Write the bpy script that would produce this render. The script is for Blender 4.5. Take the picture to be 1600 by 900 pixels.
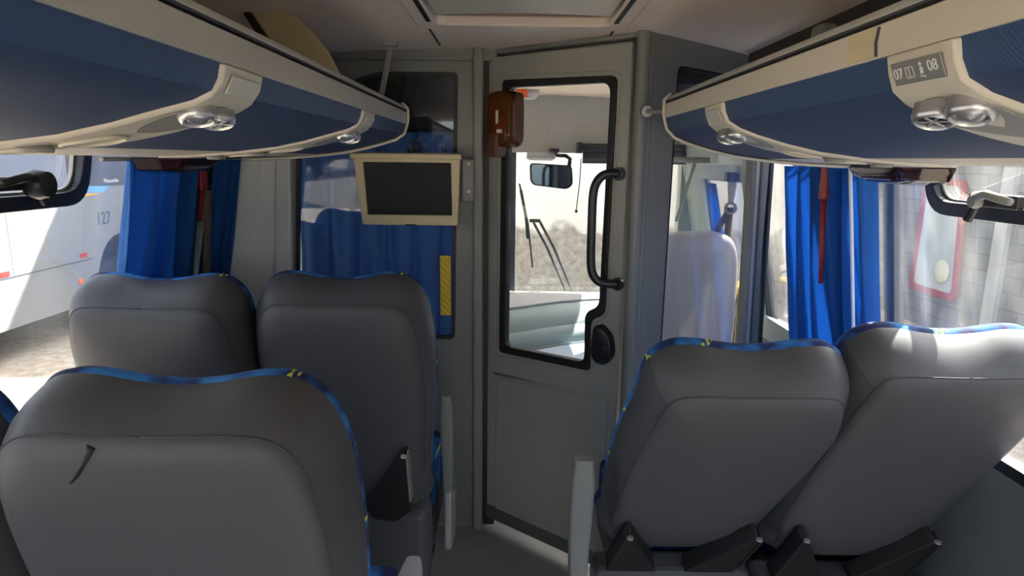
import bpy, bmesh, math, random
from mathutils import Vector, Matrix
random.seed(7)
for o in list(bpy.data.objects): bpy.data.objects.remove(o)
S = bpy.context.scene
COL = S.collection

# ------------------------------------------------------------------ camera
pitch = math.atan(.2); roll = .012
Fv = Vector((0, math.cos(pitch), -math.sin(pitch))); Uv = Vector((0, math.sin(pitch), math.cos(pitch)))
Rv = Vector((1, 0, 0))
R2 = Rv*math.cos(roll) + Uv*math.sin(roll); U2 = Uv*math.cos(roll) - Rv*math.sin(roll)
cd = bpy.data.cameras.new('camera'); cam = bpy.data.objects.new('camera', cd); COL.objects.link(cam)
cd.sensor_width = 36; cd.lens = 22.5; cd.clip_start = .02
m = Matrix((R2, U2, -Fv)).transposed().to_4x4(); m.translation = (0, 0, 1.51)
cam.matrix_world = m
S.camera = cam
# ------------------------------------------------------------------ world, sun, exposure
EXPOSURE = 1.6
W = bpy.data.worlds.new('world'); S.world = W; W.use_nodes = True
nt = W.node_tree; nt.nodes.clear()
sky = nt.nodes.new('ShaderNodeTexSky'); sky.sky_type = 'NISHITA'; sky.sun_disc = False
sky.sun_elevation = math.radians(48); sky.sun_rotation = math.radians(48); sky.dust_density = 2.5; sky.air_density = 1.0
bg = nt.nodes.new('ShaderNodeBackground'); bg.inputs[1].default_value = .34
wo = nt.nodes.new('ShaderNodeOutputWorld')
hs = nt.nodes.new('ShaderNodeHueSaturation'); hs.inputs['Saturation'].default_value = .45
nt.links.new(sky.outputs[0], hs.inputs['Color']); nt.links.new(hs.outputs[0], bg.inputs[0]); nt.links.new(bg.outputs[0], wo.inputs[0])
sl = bpy.data.lights.new('sun', 'SUN'); sl.energy = 15.0; sl.angle = .01; sl.color = (1, .95, .86)
sun = bpy.data.objects.new('sun', sl); COL.objects.link(sun)
SUN_RAY = Vector((-.50, -.58, -.72)).normalized()
sun.rotation_euler = SUN_RAY.to_track_quat('-Z', 'Y').to_euler(); sun.location = (4, 4, 7)
S.view_settings.view_transform = 'Standard'; S.view_settings.look = 'None'
S.view_settings.exposure = EXPOSURE; S.view_settings.gamma = 1; S.view_settings.use_curve_mapping = False

# ------------------------------------------------------------------ materials
def srgb(r, g, b):
    f = lambda c: (c/255/12.92) if c/255 <= .04045 else ((c/255+.055)/1.055)**2.4
    return (f(r), f(g), f(b), 1)
def mat(name, col, rough=.6, metal=0, spec=.5, noise=None, bump=None, var=.12, coord='Object', detail=4):
    m = bpy.data.materials.new(name); m.use_nodes = True; n = m.node_tree; b = n.nodes['Principled BSDF']
    b.inputs['Roughness'].default_value = rough; b.inputs['Metallic'].default_value = metal
    b.inputs['Specular IOR Level'].default_value = spec
    c = (*col[:3], 1); b.inputs['Base Color'].default_value = c
    tc = n.nodes.new('ShaderNodeTexCoord')
    nz = n.nodes.new('ShaderNodeTexNoise'); nz.inputs['Scale'].default_value = noise or 9; nz.inputs['Detail'].default_value = detail
    n.links.new(tc.outputs[coord], nz.inputs['Vector'])
    mx = n.nodes.new('ShaderNodeMix'); mx.data_type = 'RGBA'
    mx.inputs[6].default_value = tuple(x*(1-var) for x in c[:3])+(1,); mx.inputs[7].default_value = tuple(min(1, x*(1+var)) for x in c[:3])+(1,)
    n.links.new(nz.outputs['Fac'], mx.inputs[0]); n.links.new(mx.outputs[2], b.inputs['Base Color'])
    if bump:
        n2 = n.nodes.new('ShaderNodeTexNoise'); n2.inputs['Scale'].default_value = bump[0]; n.links.new(tc.outputs[coord], n2.inputs['Vector'])
        bp = n.nodes.new('ShaderNodeBump'); bp.inputs['Strength'].default_value = bump[1]; bp.inputs['Distance'].default_value = .002
        n.links.new(n2.outputs['Fac'], bp.inputs['Height']); n.links.new(bp.outputs[0], b.inputs['Normal'])
    return m
def glass(name, tint=(1, 1, 1), refl=.07, dust=.0, dscale=(3, 3, .6), dcol=(.8, .8, .78)):
    m = bpy.data.materials.new(name); m.use_nodes = True; n = m.node_tree; n.nodes.clear()
    tr = n.nodes.new('ShaderNodeBsdfTransparent'); tr.inputs[0].default_value = (*tint, 1)
    gl = n.nodes.new('ShaderNodeBsdfGlossy'); gl.inputs['Roughness'].default_value = .02
    lw = n.nodes.new('ShaderNodeLayerWeight'); lw.inputs[0].default_value = .25
    ma = n.nodes.new('ShaderNodeMath'); ma.operation = 'MULTIPLY_ADD'; ma.inputs[1].default_value = .35; ma.inputs[2].default_value = refl
    n.links.new(lw.outputs['Fresnel'], ma.inputs[0])
    mx = n.nodes.new('ShaderNodeMixShader'); n.links.new(ma.outputs[0], mx.inputs[0]); n.links.new(tr.outputs[0], mx.inputs[1]); n.links.new(gl.outputs[0], mx.inputs[2])
    out = n.nodes.new('ShaderNodeOutputMaterial'); last = mx
    if dust > 0:
        tc = n.nodes.new('ShaderNodeTexCoord'); mp = n.nodes.new('ShaderNodeMapping'); mp.inputs['Scale'].default_value = dscale
        nz = n.nodes.new('ShaderNodeTexNoise'); nz.inputs['Scale'].default_value = 6; nz.inputs['Detail'].default_value = 6
        n.links.new(tc.outputs['Object'], mp.inputs[0]); n.links.new(mp.outputs[0], nz.inputs['Vector'])
        rp = n.nodes.new('ShaderNodeMapRange'); rp.inputs[1].default_value = .4; rp.inputs[2].default_value = .75; rp.inputs[3].default_value = dust*.3; rp.inputs[4].default_value = dust*2
        n.links.new(nz.outputs['Fac'], rp.inputs[0])
        df = n.nodes.new('ShaderNodeBsdfDiffuse'); df.inputs[0].default_value = (*dcol, 1)
        tl = n.nodes.new('ShaderNodeBsdfTranslucent'); tl.inputs[0].default_value = (*dcol, 1)
        m1 = n.nodes.new('ShaderNodeMixShader'); n.links.new(df.outputs[0], m1.inputs[1]); n.links.new(tl.outputs[0], m1.inputs[2])
        m2 = n.nodes.new('ShaderNodeMixShader'); n.links.new(rp.outputs[0], m2.inputs[0]); n.links.new(mx.outputs[0], m2.inputs[1]); n.links.new(m1.outputs[0], m2.inputs[2]); last = m2
    n.links.new(last.outputs[0], out.inputs[0])
    return m
M = {}
M['seat'] = mat('seat_leatherette', (.074, .075, .083), .5, noise=4, var=.06, bump=(900, .12), spec=.35)
M['seam'] = mat('seam_thread', (.05, .05, .052), .7)
M['cream'] = mat('cream_plastic', (.64, .58, .47), .45, var=.06, noise=5)
M['creamy'] = mat('yellowed_plastic', (.62, .52, .32), .5, var=.05)
M['podgrey'] = mat('pod_grey_plastic', (.30, .29, .26), .45, var=.05)
M['plate'] = mat('number_plate_grey', (.22, .22, .21), .4)
M['blankplate'] = mat('blank_plate', (.50, .48, .42), .4)
M['chrome'] = mat('satin_chrome', (.55, .55, .56), .32, .85, var=.03)
M['silver'] = mat('rail_silver', (.48, .46, .42), .38, .1, var=.08, noise=3)
M['rackin'] = mat('rack_interior', (.05, .045, .04), .9)
M['ceil'] = mat('ceiling_beige', (.88, .73, .60), .6, var=.05, noise=2)
M['tan'] = mat('tan_panel', (.62, .48, .28), .6)
M['part'] = mat('partition_grey', (.20, .20, .187), .38, var=.14, noise=2.5, spec=.5)
M['doorm'] = mat('door_grey', (.33, .325, .29), .36, var=.12, noise=2, spec=.5)
M['dark'] = mat('black_rubber', (.012, .012, .013), .5)
M['black'] = mat('black_plastic', (.018, .018, .02), .35)
M['screen'] = mat('dead_screen', (.010, .010, .013), .3, spec=.12)
M['navyfr'] = mat('window_frame_black', (.02, .022, .035), .35)
M['whitep'] = mat('white_pillar', (.86, .86, .80), .4, var=.03)
M['sidewall'] = mat('side_wall_grey', (.13, .14, .155), .7)
M['armgrey'] = mat('armrest_grey', (.19, .195, .20), .35, var=.04)
M['armlight'] = mat('armrest_panel_light', (.32, .32, .335), .35, var=.04)
M['yellow'] = mat('yellow_sticker', (.78, .55, .02), .5)
M['red'] = mat('red_plastic', (.45, .03, .025), .4)
M['redpaint'] = mat('red_paint', (.30, .03, .04), .5)
M['brown'] = mat('brown_strap', (.16, .12, .07), .8)
M['white'] = mat('white_plastic', (.75, .75, .75), .4, var=.03)
M['cabwhite'] = mat('cab_header_grey', (.55, .55, .53), .6, var=.03, noise=1)
M['cabgreen'] = mat('cab_panel_pale_green', (.42, .50, .46), .5, var=.05)
M['dashteal'] = mat('dash_pale_teal', (.27, .34, .33), .5, var=.05)
M['dashtop'] = mat('dash_top_pale', (.48, .47, .45), .6, var=.05)
M['engine'] = mat('engine_cover_pale_blue', (.40, .49, .62), .4, var=.05)
M['belt'] = mat('seat_belt_webbing', (.08, .08, .085), .8)
M['orange'] = mat('orange_lens', (.9, .16, .02), .3)
M['busgrey'] = mat('parked_bus_paint', (.21, .225, .24), .35, var=.03, noise=1)
M['busglass'] = mat('parked_bus_window', (.05, .06, .09), .15)
M['busblue'] = mat('parked_bus_blue', (.12, .36, .72), .4)
M['busorange'] = mat('parked_bus_orange', (.85, .38, .03), .4)
M['ink'] = mat('dark_lettering', (.04, .05, .07), .5)
M['inkw'] = mat('white_lettering', (.75, .75, .72), .5)
M['tyre'] = mat('tyre_rubber', (.03, .03, .032), .9)
M['hub'] = mat('wheel_hub_grey', (.25, .25, .26), .5)
M['shell'] = mat('bus_outer_shell', (.6, .6, .6), .5)
M['mirror'] = mat('mirror_face', (.35, .42, .50), .04, 1, var=0)
M['gwin'] = glass('window_glass', (.97, .98, .98), .04, .03, (2.5, 2.5, .35))
M['gpart'] = glass('partition_glass', (.84, .88, .94), .05, .006)
M['gpartr'] = glass('partition_glass_clear', (.95, .96, .96), .025, .04, (4, 4, .3))
M['gdoor'] = glass('door_glass', (.96, .97, .97), .04, .008)
M['amber'] = None
def amber():
    m = bpy.data.materials.new('amber_tinted_plastic'); m.use_nodes = True; n = m.node_tree; n.nodes.clear()
    tr = n.nodes.new('ShaderNodeBsdfTransparent'); tr.inputs[0].default_value = (.55, .20, .035, 1)
    p = n.nodes.new('ShaderNodeBsdfPrincipled'); p.inputs['Base Color'].default_value = (.22, .075, .02, 1); p.inputs['Roughness'].default_value = .15
    mx = n.nodes.new('ShaderNodeMixShader'); mx.inputs[0].default_value = .42
    o = n.nodes.new('ShaderNodeOutputMaterial'); n.links.new(tr.outputs[0], mx.inputs[1]); n.links.new(p.outputs[0], mx.inputs[2]); n.links.new(mx.outputs[0], o.inputs[0])
    return m
M['amber'] = amber()
M['amberd'] = mat('brown_opaque_plastic', (.10, .045, .03), .3)
M['tinted'] = mat('dark_red_tinted_lens', (.025, .008, .01), .08)
def cloth(name, c1, c2, scale=60, trans=.0):
    m = mat(name, c1, .75, noise=scale, var=.2, spec=.2)
    if trans:
        n = m.node_tree; b = n.nodes['Principled BSDF']; out = n.nodes['Material Output']
        tl = n.nodes.new('ShaderNodeBsdfTranslucent'); tl.inputs[0].default_value = (*c2, 1)
        mx = n.nodes.new('ShaderNodeMixShader'); mx.inputs[0].default_value = trans
        n.links.new(b.outputs[0], mx.inputs[1]); n.links.new(tl.outputs[0], mx.inputs[2]); n.links.new(mx.outputs[0], out.inputs[0])
    return m
M['curtain'] = cloth('blue_curtain_cloth', (.035, .15, .42), (.10, .33, .75), 40, .35)
M['curtain2'] = cloth('cab_curtain_cloth', (.20, .38, .68), (.28, .45, .75), 40, .35)
def ribbed(name, base):
    m = mat(name, base, .5, noise=3, var=.06, spec=.35); n = m.node_tree; b = n.nodes['Principled BSDF']
    tc = n.nodes.new('ShaderNodeTexCoord'); mp = n.nodes.new('ShaderNodeMapping'); mp.inputs['Rotation'].default_value = (.7, 0, 0)
    wv = n.nodes.new('ShaderNodeTexWave'); wv.bands_direction = 'Y'; wv.inputs['Scale'].default_value = 70
    n.links.new(tc.outputs['Object'], mp.inputs[0]); n.links.new(mp.outputs[0], wv.inputs['Vector'])
    bp = n.nodes.new('ShaderNodeBump'); bp.inputs['Strength'].default_value = .2; bp.inputs['Distance'].default_value = .002
    n.links.new(wv.outputs['Fac'], bp.inputs['Height']); n.links.new(bp.outputs[0], b.inputs['Normal'])
    return m
M['blue'] = ribbed('rack_blue_ribbed_fabric', (.036, .075, .165))
M['blueplain'] = mat('rack_blue_fabric', (.030, .055, .125), .6, noise=2, var=.05, bump=(1200, .1))
def patterned(name):
    m = bpy.data.materials.new(name); m.use_nodes = True; n = m.node_tree; b = n.nodes['Principled BSDF']; b.inputs['Roughness'].default_value = .85
    tc = n.nodes.new('ShaderNodeTexCoord')
    nz = n.nodes.new('ShaderNodeTexNoise'); nz.inputs['Scale'].default_value = 14; n.links.new(tc.outputs['Object'], nz.inputs['Vector'])
    r = n.nodes.new('ShaderNodeValToRGB'); r.color_ramp.elements[0].position = .42; r.color_ramp.elements[0].color = (.006, .018, .10, 1)
    r.color_ramp.elements[1].position = .60; r.color_ramp.elements[1].color = (.02, .17, .50, 1)
    n.links.new(nz.outputs['Fac'], r.inputs[0])
    # yellow dashed lines
    mp = n.nodes.new('ShaderNodeMapping'); mp.inputs['Rotation'].default_value = (0, .35, 0)
    n.links.new(tc.outputs['Object'], mp.inputs[0])
    w = n.nodes.new('ShaderNodeTexWave'); w.bands_direction = 'Z'; w.inputs['Scale'].default_value = 2.2; w.inputs['Distortion'].default_value = 1.2; w.inputs['Detail'].default_value = 0; w.inputs['Detail Scale'].default_value = .5
    n.links.new(mp.outputs[0], w.inputs['Vector'])
    g = n.nodes.new('ShaderNodeMath'); g.operation = 'GREATER_THAN'; g.inputs[1].default_value = .992; n.links.new(w.outputs['Fac'], g.inputs[0])
    w2 = n.nodes.new('ShaderNodeTexWave'); w2.bands_direction = 'X'; w2.inputs['Scale'].default_value = 22; n.links.new(tc.outputs['Object'], w2.inputs['Vector'])
    g2 = n.nodes.new('ShaderNodeMath'); g2.operation = 'GREATER_THAN'; g2.inputs[1].default_value = .45; n.links.new(w2.outputs['Fac'], g2.inputs[0])
    mu = n.nodes.new('ShaderNodeMath'); mu.operation = 'MULTIPLY'; n.links.new(g.outputs[0], mu.inputs[0]); n.links.new(g2.outputs[0], mu.inputs[1])
    mx = n.nodes.new('ShaderNodeMix'); mx.data_type = 'RGBA'; n.links.new(mu.outputs[0], mx.inputs[0]); n.links.new(r.outputs[0], mx.inputs[6]); mx.inputs[7].default_value = (.55, .62, .05, 1)
    n.links.new(mx.outputs[2], b.inputs['Base Color'])
    return m
M['pattern'] = patterned('blue_patterned_upholstery')
def stucco():
    m = bpy.data.materials.new('plastered_wall'); m.use_nodes = True; n = m.node_tree; b = n.nodes['Principled BSDF']; b.inputs['Roughness'].default_value = .95
    tc = n.nodes.new('ShaderNodeTexCoord'); sp = n.nodes.new('ShaderNodeSeparateXYZ'); n.links.new(tc.outputs['Object'], sp.inputs[0])
    nz = n.nodes.new('ShaderNodeTexNoise'); nz.inputs['Scale'].default_value = 1.3; nz.inputs['Detail'].default_value = 8; n.links.new(tc.outputs['Object'], nz.inputs['Vector'])
    ad = n.nodes.new('ShaderNodeMath'); ad.operation = 'MULTIPLY_ADD'; ad.inputs[1].default_value = 1.2; n.links.new(nz.outputs['Fac'], ad.inputs[0]); n.links.new(sp.outputs['Z'], ad.inputs[2])
    st = n.nodes.new('ShaderNodeMapRange'); st.inputs[1].default_value = .93; st.inputs[2].default_value = 1.03; n.links.new(ad.outputs[0], st.inputs[0])
    n2 = n.nodes.new('ShaderNodeTexNoise'); n2.inputs['Scale'].default_value = 9; n2.inputs['Detail'].default_value = 10; n2.inputs['Roughness'].default_value = .7; n.links.new(tc.outputs['Object'], n2.inputs['Vector'])
    r = n.nodes.new('ShaderNodeValToRGB'); r.color_ramp.elements[0].position = .35; r.color_ramp.elements[0].color = (.27, .22, .165, 1); r.color_ramp.elements[1].position = .62; r.color_ramp.elements[1].color = (.50, .44, .35, 1)
    n.links.new(n2.outputs['Fac'], r.inputs[0])
    mx = n.nodes.new('ShaderNodeMix'); mx.data_type = 'RGBA'; n.links.new(st.outputs[0], mx.inputs[0]); n.links.new(r.outputs[0], mx.inputs[6]); mx.inputs[7].default_value = (.80, .74, .62, 1)
    n.links.new(mx.outputs[2], b.inputs['Base Color'])
    bp = n.nodes.new('ShaderNodeBump'); bp.inputs['Strength'].default_value = .6; bp.inputs['Distance'].default_value = .03; n.links.new(n2.outputs['Fac'], bp.inputs['Height']); n.links.new(bp.outputs[0], b.inputs['Normal'])
    return m
M['stucco'] = stucco()
def blocks():
    m = bpy.data.materials.new('concrete_block_wall'); m.use_nodes = True; n = m.node_tree; b = n.nodes['Principled BSDF']; b.inputs['Roughness'].default_value = .95
    tc = n.nodes.new('ShaderNodeTexCoord'); sp = n.nodes.new('ShaderNodeSeparateXYZ'); n.links.new(tc.outputs['Object'], sp.inputs[0])
    cb = n.nodes.new('ShaderNodeCombineXYZ'); n.links.new(sp.outputs['Y'], cb.inputs[0]); n.links.new(sp.outputs['Z'], cb.inputs[1])
    br = n.nodes.new('ShaderNodeTexBrick'); br.inputs['Scale'].default_value = 1; br.inputs['Brick Width'].default_value = .4; br.inputs['Row Height'].default_value = .2; br.inputs['Mortar Size'].default_value = .008
    br.inputs['Color1'].default_value = (.105, .11, .118, 1); br.inputs['Color2'].default_value = (.14, .147, .152, 1); br.inputs['Mortar'].default_value = (.06, .06, .063, 1)
    n.links.new(cb.outputs[0], br.inputs['Vector'])
    nz = n.nodes.new('ShaderNodeTexNoise'); nz.inputs['Scale'].default_value = 2; nz.inputs['Detail'].default_value = 8; n.links.new(tc.outputs['Object'], nz.inputs['Vector'])
    mx = n.nodes.new('ShaderNodeMix'); mx.data_type = 'RGBA'; mx.blend_type = 'MULTIPLY'; mx.inputs[0].default_value = .5
    n.links.new(br.outputs['Color'], mx.inputs[6]); n.links.new(nz.outputs['Color'], mx.inputs[7]); 
    hs = n.nodes.new('ShaderNodeHueSaturation'); hs.inputs['Saturation'].default_value = .25; hs.inputs['Value'].default_value = 1.4; n.links.new(mx.outputs[2], hs.inputs['Color'])
    n.links.new(hs.outputs[0], b.inputs['Base Color'])
    return m
M['blocks'] = blocks()
def ground():
    m = bpy.data.materials.new('gravel_and_dry_leaves'); m.use_nodes = True; n = m.node_tree; b = n.nodes['Principled BSDF']; b.inputs['Roughness'].default_value = 1
    tc = n.nodes.new('ShaderNodeTexCoord')
    v = n.nodes.new('ShaderNodeTexVoronoi'); v.inputs['Scale'].default_value = 14; n.links.new(tc.outputs['Object'], v.inputs['Vector'])
    nz = n.nodes.new('ShaderNodeTexNoise'); nz.inputs['Scale'].default_value = 1.5; nz.inputs['Detail'].default_value = 8; n.links.new(tc.outputs['Object'], nz.inputs['Vector'])
    r = n.nodes.new('ShaderNodeValToRGB'); e = r.color_ramp.elements; e[0].position = 0; e[0].color = (.16, .14, .10, 1); e[1].position = 1; e[1].color = (.5, .45, .38, 1)
    for p, c in ((.35, (.42, .24, .13, 1)), (.55, (.30, .29, .20, 1)), (.75, (.5, .38, .26, 1))):
        x = e.new(p); x.color = c
    sp = n.nodes.new('ShaderNodeSeparateColor'); n.links.new(v.outputs['Color'], sp.inputs[0]); n.links.new(sp.outputs[0], r.inputs[0])
    mx = n.nodes.new('ShaderNodeMix'); mx.data_type = 'RGBA'; n.links.new(nz.outputs['Fac'], mx.inputs[0]); n.links.new(r.outputs[0], mx.inputs[6]); mx.inputs[7].default_value = (.46, .42, .35, 1)
    n.links.new(mx.outputs[2], b.inputs['Base Color'])
    return m
M['ground'] = ground()
M['floor'] = mat('worn_grey_floor', (.30, .295, .285), .6, var=.3, noise=6, detail=8)
M['cover'] = mat('plastic_seat_cover_lilac', (.48, .45, .50), .35, var=.08, noise=3)

# ------------------------------------------------------------------ helpers
def link(name, me, m=None, parent=None, smooth=False, mats=None):
    o = bpy.data.objects.new(name, me); COL.objects.link(o)
    if m is not None: me.materials.append(m)
    for x in (mats or []): me.materials.append(x)
    if smooth:
        for p in me.polygons: p.use_smooth = True
    if parent is not None: o.parent = parent
    return o
def tag(o, label=None, cat=None, group=None, kind=None):
    if label: o['label'] = label
    if cat: o['category'] = cat
    if group: o['group'] = group
    if kind: o['kind'] = kind
    return o
def empty(name, loc=(0, 0, 0), rz=0, label=None, cat=None, group=None, kind=None):
    o = bpy.data.objects.new(name, None); COL.objects.link(o); o.location = loc; o.rotation_euler = (0, 0, rz); o.empty_display_size = .05
    return tag(o, label, cat, group, kind)
class MB:
    def __init__(s): s.b = bmesh.new(); s.mi = 0
    def _f(s, vs):
        try:
            f = s.b.faces.new(vs); f.material_index = s.mi; return f
        except ValueError: return None
    def hexa(s, p):   # 8 corners: bottom 4 then top 4
        v = [s.b.verts.new(q) for q in p]
        for a in ((0, 3, 2, 1), (4, 5, 6, 7), (0, 1, 5, 4), (1, 2, 6, 5), (2, 3, 7, 6), (3, 0, 4, 7)): s._f([v[i] for i in a])
        return s
    def box(s, x0, x1, y0, y1, z0, z1):
        return s.hexa([(x0, y0, z0), (x1, y0, z0), (x1, y1, z0), (x0, y1, z0), (x0, y0, z1), (x1, y0, z1), (x1, y1, z1), (x0, y1, z1)])
    def loft(s, rings, closed=True, cap0=True, cap1=True):
        R = [[s.b.verts.new(p) for p in r] for r in rings]; n = len(R[0])
        for a, b in zip(R, R[1:]):
            for i in range(n if closed else n-1):
                j = (i+1) % n; s._f([a[i], a[j], b[j], b[i]])
        if closed and cap0: s._f(list(reversed(R[0])))
        if closed and cap1: s._f(R[-1])
        return s
    def prism(s, pts, d):   # pts: list of 3D; d: extrusion vector
        d = Vector(d); return s.loft([[Vector(p) for p in pts], [Vector(p)+d for p in pts]])
    def tube(s, pts, r, n=10, r2=None):
        pts = [Vector(p) for p in pts]; rings = []; N = len(pts)
        up = None
        for i, p in enumerate(pts):
            t = (pts[min(i+1, N-1)]-pts[max(i-1, 0)]).normalized()
            if up is None: up = Vector((0, 0, 1)) if abs(t.z) < .9 else Vector((0, 1, 0))
            a = t.cross(up).normalized(); bb = a.cross(t).normalized(); up = bb
            rr = r if r2 is None else r+(r2-r)*i/(N-1)
            rings.append([p+(a*math.cos(2*math.pi*k/n)+bb*math.sin(2*math.pi*k/n))*rr for k in range(n)])
        return s.loft(rings)
    def lathe(s, prof, c, axis='Z', n=28, M3=None, cap=True):  # prof [(r,h)]
        rings = []
        for r, h in prof:
            ring = []
            for k in range(n):
                a = 2*math.pi*k/n; v = Vector((r*math.cos(a), r*math.sin(a), h))
                if M3: v = M3 @ v
                elif axis == 'X': v = Vector((v.z, v.x, v.y))
                elif axis == 'Y': v = Vector((v.y, v.z, v.x))
                ring.append(Vector(c)+v)
            rings.append(ring)
        return s.loft(rings, cap0=cap, cap1=cap)
    def frame(s, outer, inner, d):  # ring between two equal-count loops extruded by d
        d = Vector(d); n = len(outer)
        A = [s.b.verts.new(p) for p in outer]; B = [s.b.verts.new(p) for p in inner]
        C = [s.b.verts.new(Vector(p)+d) for p in outer]; D = [s.b.verts.new(Vector(p)+d) for p in inner]
        for i in range(n):
            j = (i+1) % n
            s._f([A[i], A[j], B[j], B[i]]); s._f([C[i], D[i], D[j], C[j]]); s._f([A[i], C[i], C[j], A[j]]); s._f([B[i], B[j], D[j], D[i]])
        return s
    def build(s, name, m=None, parent=None, smooth=False, bevel=0, seg=2, mats=None, sub=0, auto=None, solid=0):
        bmesh.ops.recalc_face_normals(s.b, faces=s.b.faces)
        me = bpy.data.meshes.new(name); s.b.to_mesh(me); s.b.free()
        o = link(name, me, m, parent, smooth, mats)
        if solid:
            md = o.modifiers.new('solid', 'SOLIDIFY'); md.thickness = solid; md.offset = 0
        if bevel:
            md = o.modifiers.new('bevel', 'BEVEL'); md.width = bevel; md.segments = seg; md.limit_method = 'ANGLE'; md.angle_limit = math.radians(40)
        if sub:
            md = o.modifiers.new('sub', 'SUBSURF'); md.levels = sub; md.render_levels = sub
        if smooth and auto:
            me.set_sharp_from_angle(angle=math.radians(auto))
        return o
def rpoly(pts, r, n=5):
    """round the corners of a 2D polygon; r may be per corner"""
    out = []; N = len(pts)
    for i in range(N):
        p = Vector(pts[i]); a = Vector(pts[i-1])-p; b = Vector(pts[(i+1) % N])-p
        rr = r[i] if isinstance(r, (list, tuple)) else r
        rr = min(rr, a.length*.49, b.length*.49); a.normalize(); b.normalize()
        p0 = p+a*rr; p1 = p+b*rr
        for k in range(n+1):
            t = k/n; out.append(p0*(1-t)**2+p*2*t*(1-t)+p1*t*t)
    return out
def catmull(pts, n, closed=True):
    out = []; N = len(pts)
    for i in range(N if closed else N-1):
        g = lambda k: Vector(pts[k % N]) if closed else Vector(pts[max(0, min(N-1, k))])
        p0, p1, p2, p3 = g(i-1), g(i), g(i+1), g(i+2)
        for k in range(n):
            t = k/n
            out.append(.5*((2*p1)+(p2-p0)*t+(2*p0-5*p1+4*p2-p3)*t*t+(3*p1-p0-3*p2+p3)*t**3))
    if not closed: out.append(Vector(pts[-1]))
    return out
def text(body, size, loc, xdir, updir, m, parent, name='lettering', depth=.001, sx=1):
    cu = bpy.data.curves.new(name, 'FONT'); cu.body = body; cu.size = size; cu.extrude = depth; cu.align_x = 'CENTER'; cu.align_y = 'CENTER'
    t = bpy.data.objects.new('tmp', cu); COL.objects.link(t); bpy.context.view_layer.update()
    me = bpy.data.meshes.new_from_object(t.evaluated_get(bpy.context.evaluated_depsgraph_get())); bpy.data.objects.remove(t)
    xd = Vector(xdir).normalized(); ud = Vector(updir).normalized(); nd = xd.cross(ud)
    for v in me.vertices: v.co = Vector(loc)+xd*v.co.x*sx+ud*v.co.y+nd*v.co.z
    me.materials.clear()
    return link(name, me, m, parent)

# bus side wall leans inward: X at height z
def XW(z): return 1.09-.2*(z-1.45)
def side(sgn, y, z, off=0): return Vector((sgn*(XW(z)-off), y, z))

# ================================================================== OUTSIDE
g = MB(); g.box(-30, 30, -25, 14, -.9, -.8); tag(g.build('ground', M['ground']), kind='structure')
w = MB(); w.box(-16, 9, 11, 11.3, -.8, 4.8); w.box(-16, 9, 10.97, 11.33, 4.8, 4.88)
tag(w.build('boundary_wall', M['stucco']), 'tall rough plastered wall ahead of the windscreen, pale paint on top', 'wall')
w = empty('boundary_wall', (6, 0, 0), 0, 'grey concrete block wall outside the right-hand windows', 'wall')
a = MB(); a.box(0, .2, -15, 11, -.8, 3.4); a.build('block_courses', M['blocks'], w)
a = MB(); a.box(-.03, .23, -15, 11, 3.4, 3.5)
for yy in (-8, -4, 0, 4, 7.7): a.box(-.06, 0, yy, yy+.2, -.8, 3.4)
a.build('concrete_post_and_coping', mat('concrete', (.38, .38, .37), .9), w)
# thin cracks / marks on the front wall
crack = MB()
for (x, z0, z1) in ((.35, -.1, .22), (.95, -.75, -.3), (1.2, .0, -.35)): crack.box(x, x+.02, 10.985, 11.0, min(z0, z1), max(z0, z1))

# parked bus on the left
pb = empty('parked_bus', (-5.5, 7, -.8), 0, 'white bus numbered 127 with blue and orange stripe, parked outside the left windows', 'bus')
def L(mb, name, m, **k): return mb.build(name, m, pb, **k)
pz = .8
def P2(y, z): return (y-7, z+pz)
# body: extruded side profile with wheel arch
arch = [(8.9+.58*math.cos(t), -.38+.0+.78*math.sin(t)*1.05) for t in [math.pi*(k/14) for k in range(15)]]
prof = [(-6, -.38), (-6, 2.2), (10.0, 2.2), (10.35, 1.9), (10.5, 1.0), (10.5, -.38)]+arch+[]
body = MB(); pts = [Vector((0, *P2(y, z))) for (y, z) in prof]
body.prism(pts, (-2.5, 0, 0)); L(body, 'body', M['busgrey'])
b = MB(); b.box(0, .006, *[q for q in (-12.9, 2.9)], 1.10+pz, 1.85+pz); L(b, 'window_band', M['busglass'])
for yy in (-9, -6.5, -4, -1.5, 1.0):
    b = MB(); b.box(.006, .012, yy, yy+.06, 1.10+pz, 1.85+pz); L(b, 'window_post', M['black'])
b = MB(); b.prism([(.003, *P2(-5, .93)), (.003, *P2(6.9, .93)), (.003, *P2(8.3, .99)), (.003, *P2(8.65, 1.01)), (.003, *P2(8.0, 1.03)), (.003, *P2(6.9, .985)), (.003, *P2(-5, .985))], (.004, 0, 0)); L(b, 'orange_stripe', M['busorange'])
b = MB(); b.prism([(.003, *P2(-5, .90)), (.003, *P2(7.0, .90)), (.003, *P2(7.2, .925)), (.003, *P2(-5, .925))], (.003, 0, 0)); L(b, 'lower_stripe', M['busblue'])
b = MB(); b.prism([(.003, *P2(7.4, 1.04)), (.003, *P2(8.65, 1.02)), (.003, *P2(8.8, 1.10)), (.003, *P2(8.2, 1.12)), (.003, *P2(7.6, 1.09))], (.004, 0, 0)); L(b, 'blue_stripe', M['busblue'])
for (y0, y1, z) in ((-5, 8.3, .18), ):
    b = MB(); b.box(.0, .004, y0-7, y1-7, z+pz-.006, z+pz+.006); L(b, 'panel_seam', M['ink'])
for y in (6.95, 5.6, 4.2):
    b = MB(); b.box(.0, .004, y-7-.006, y-7+.006, .18+pz, .92+pz); L(b, 'hatch_seam', M['hub'])
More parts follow.
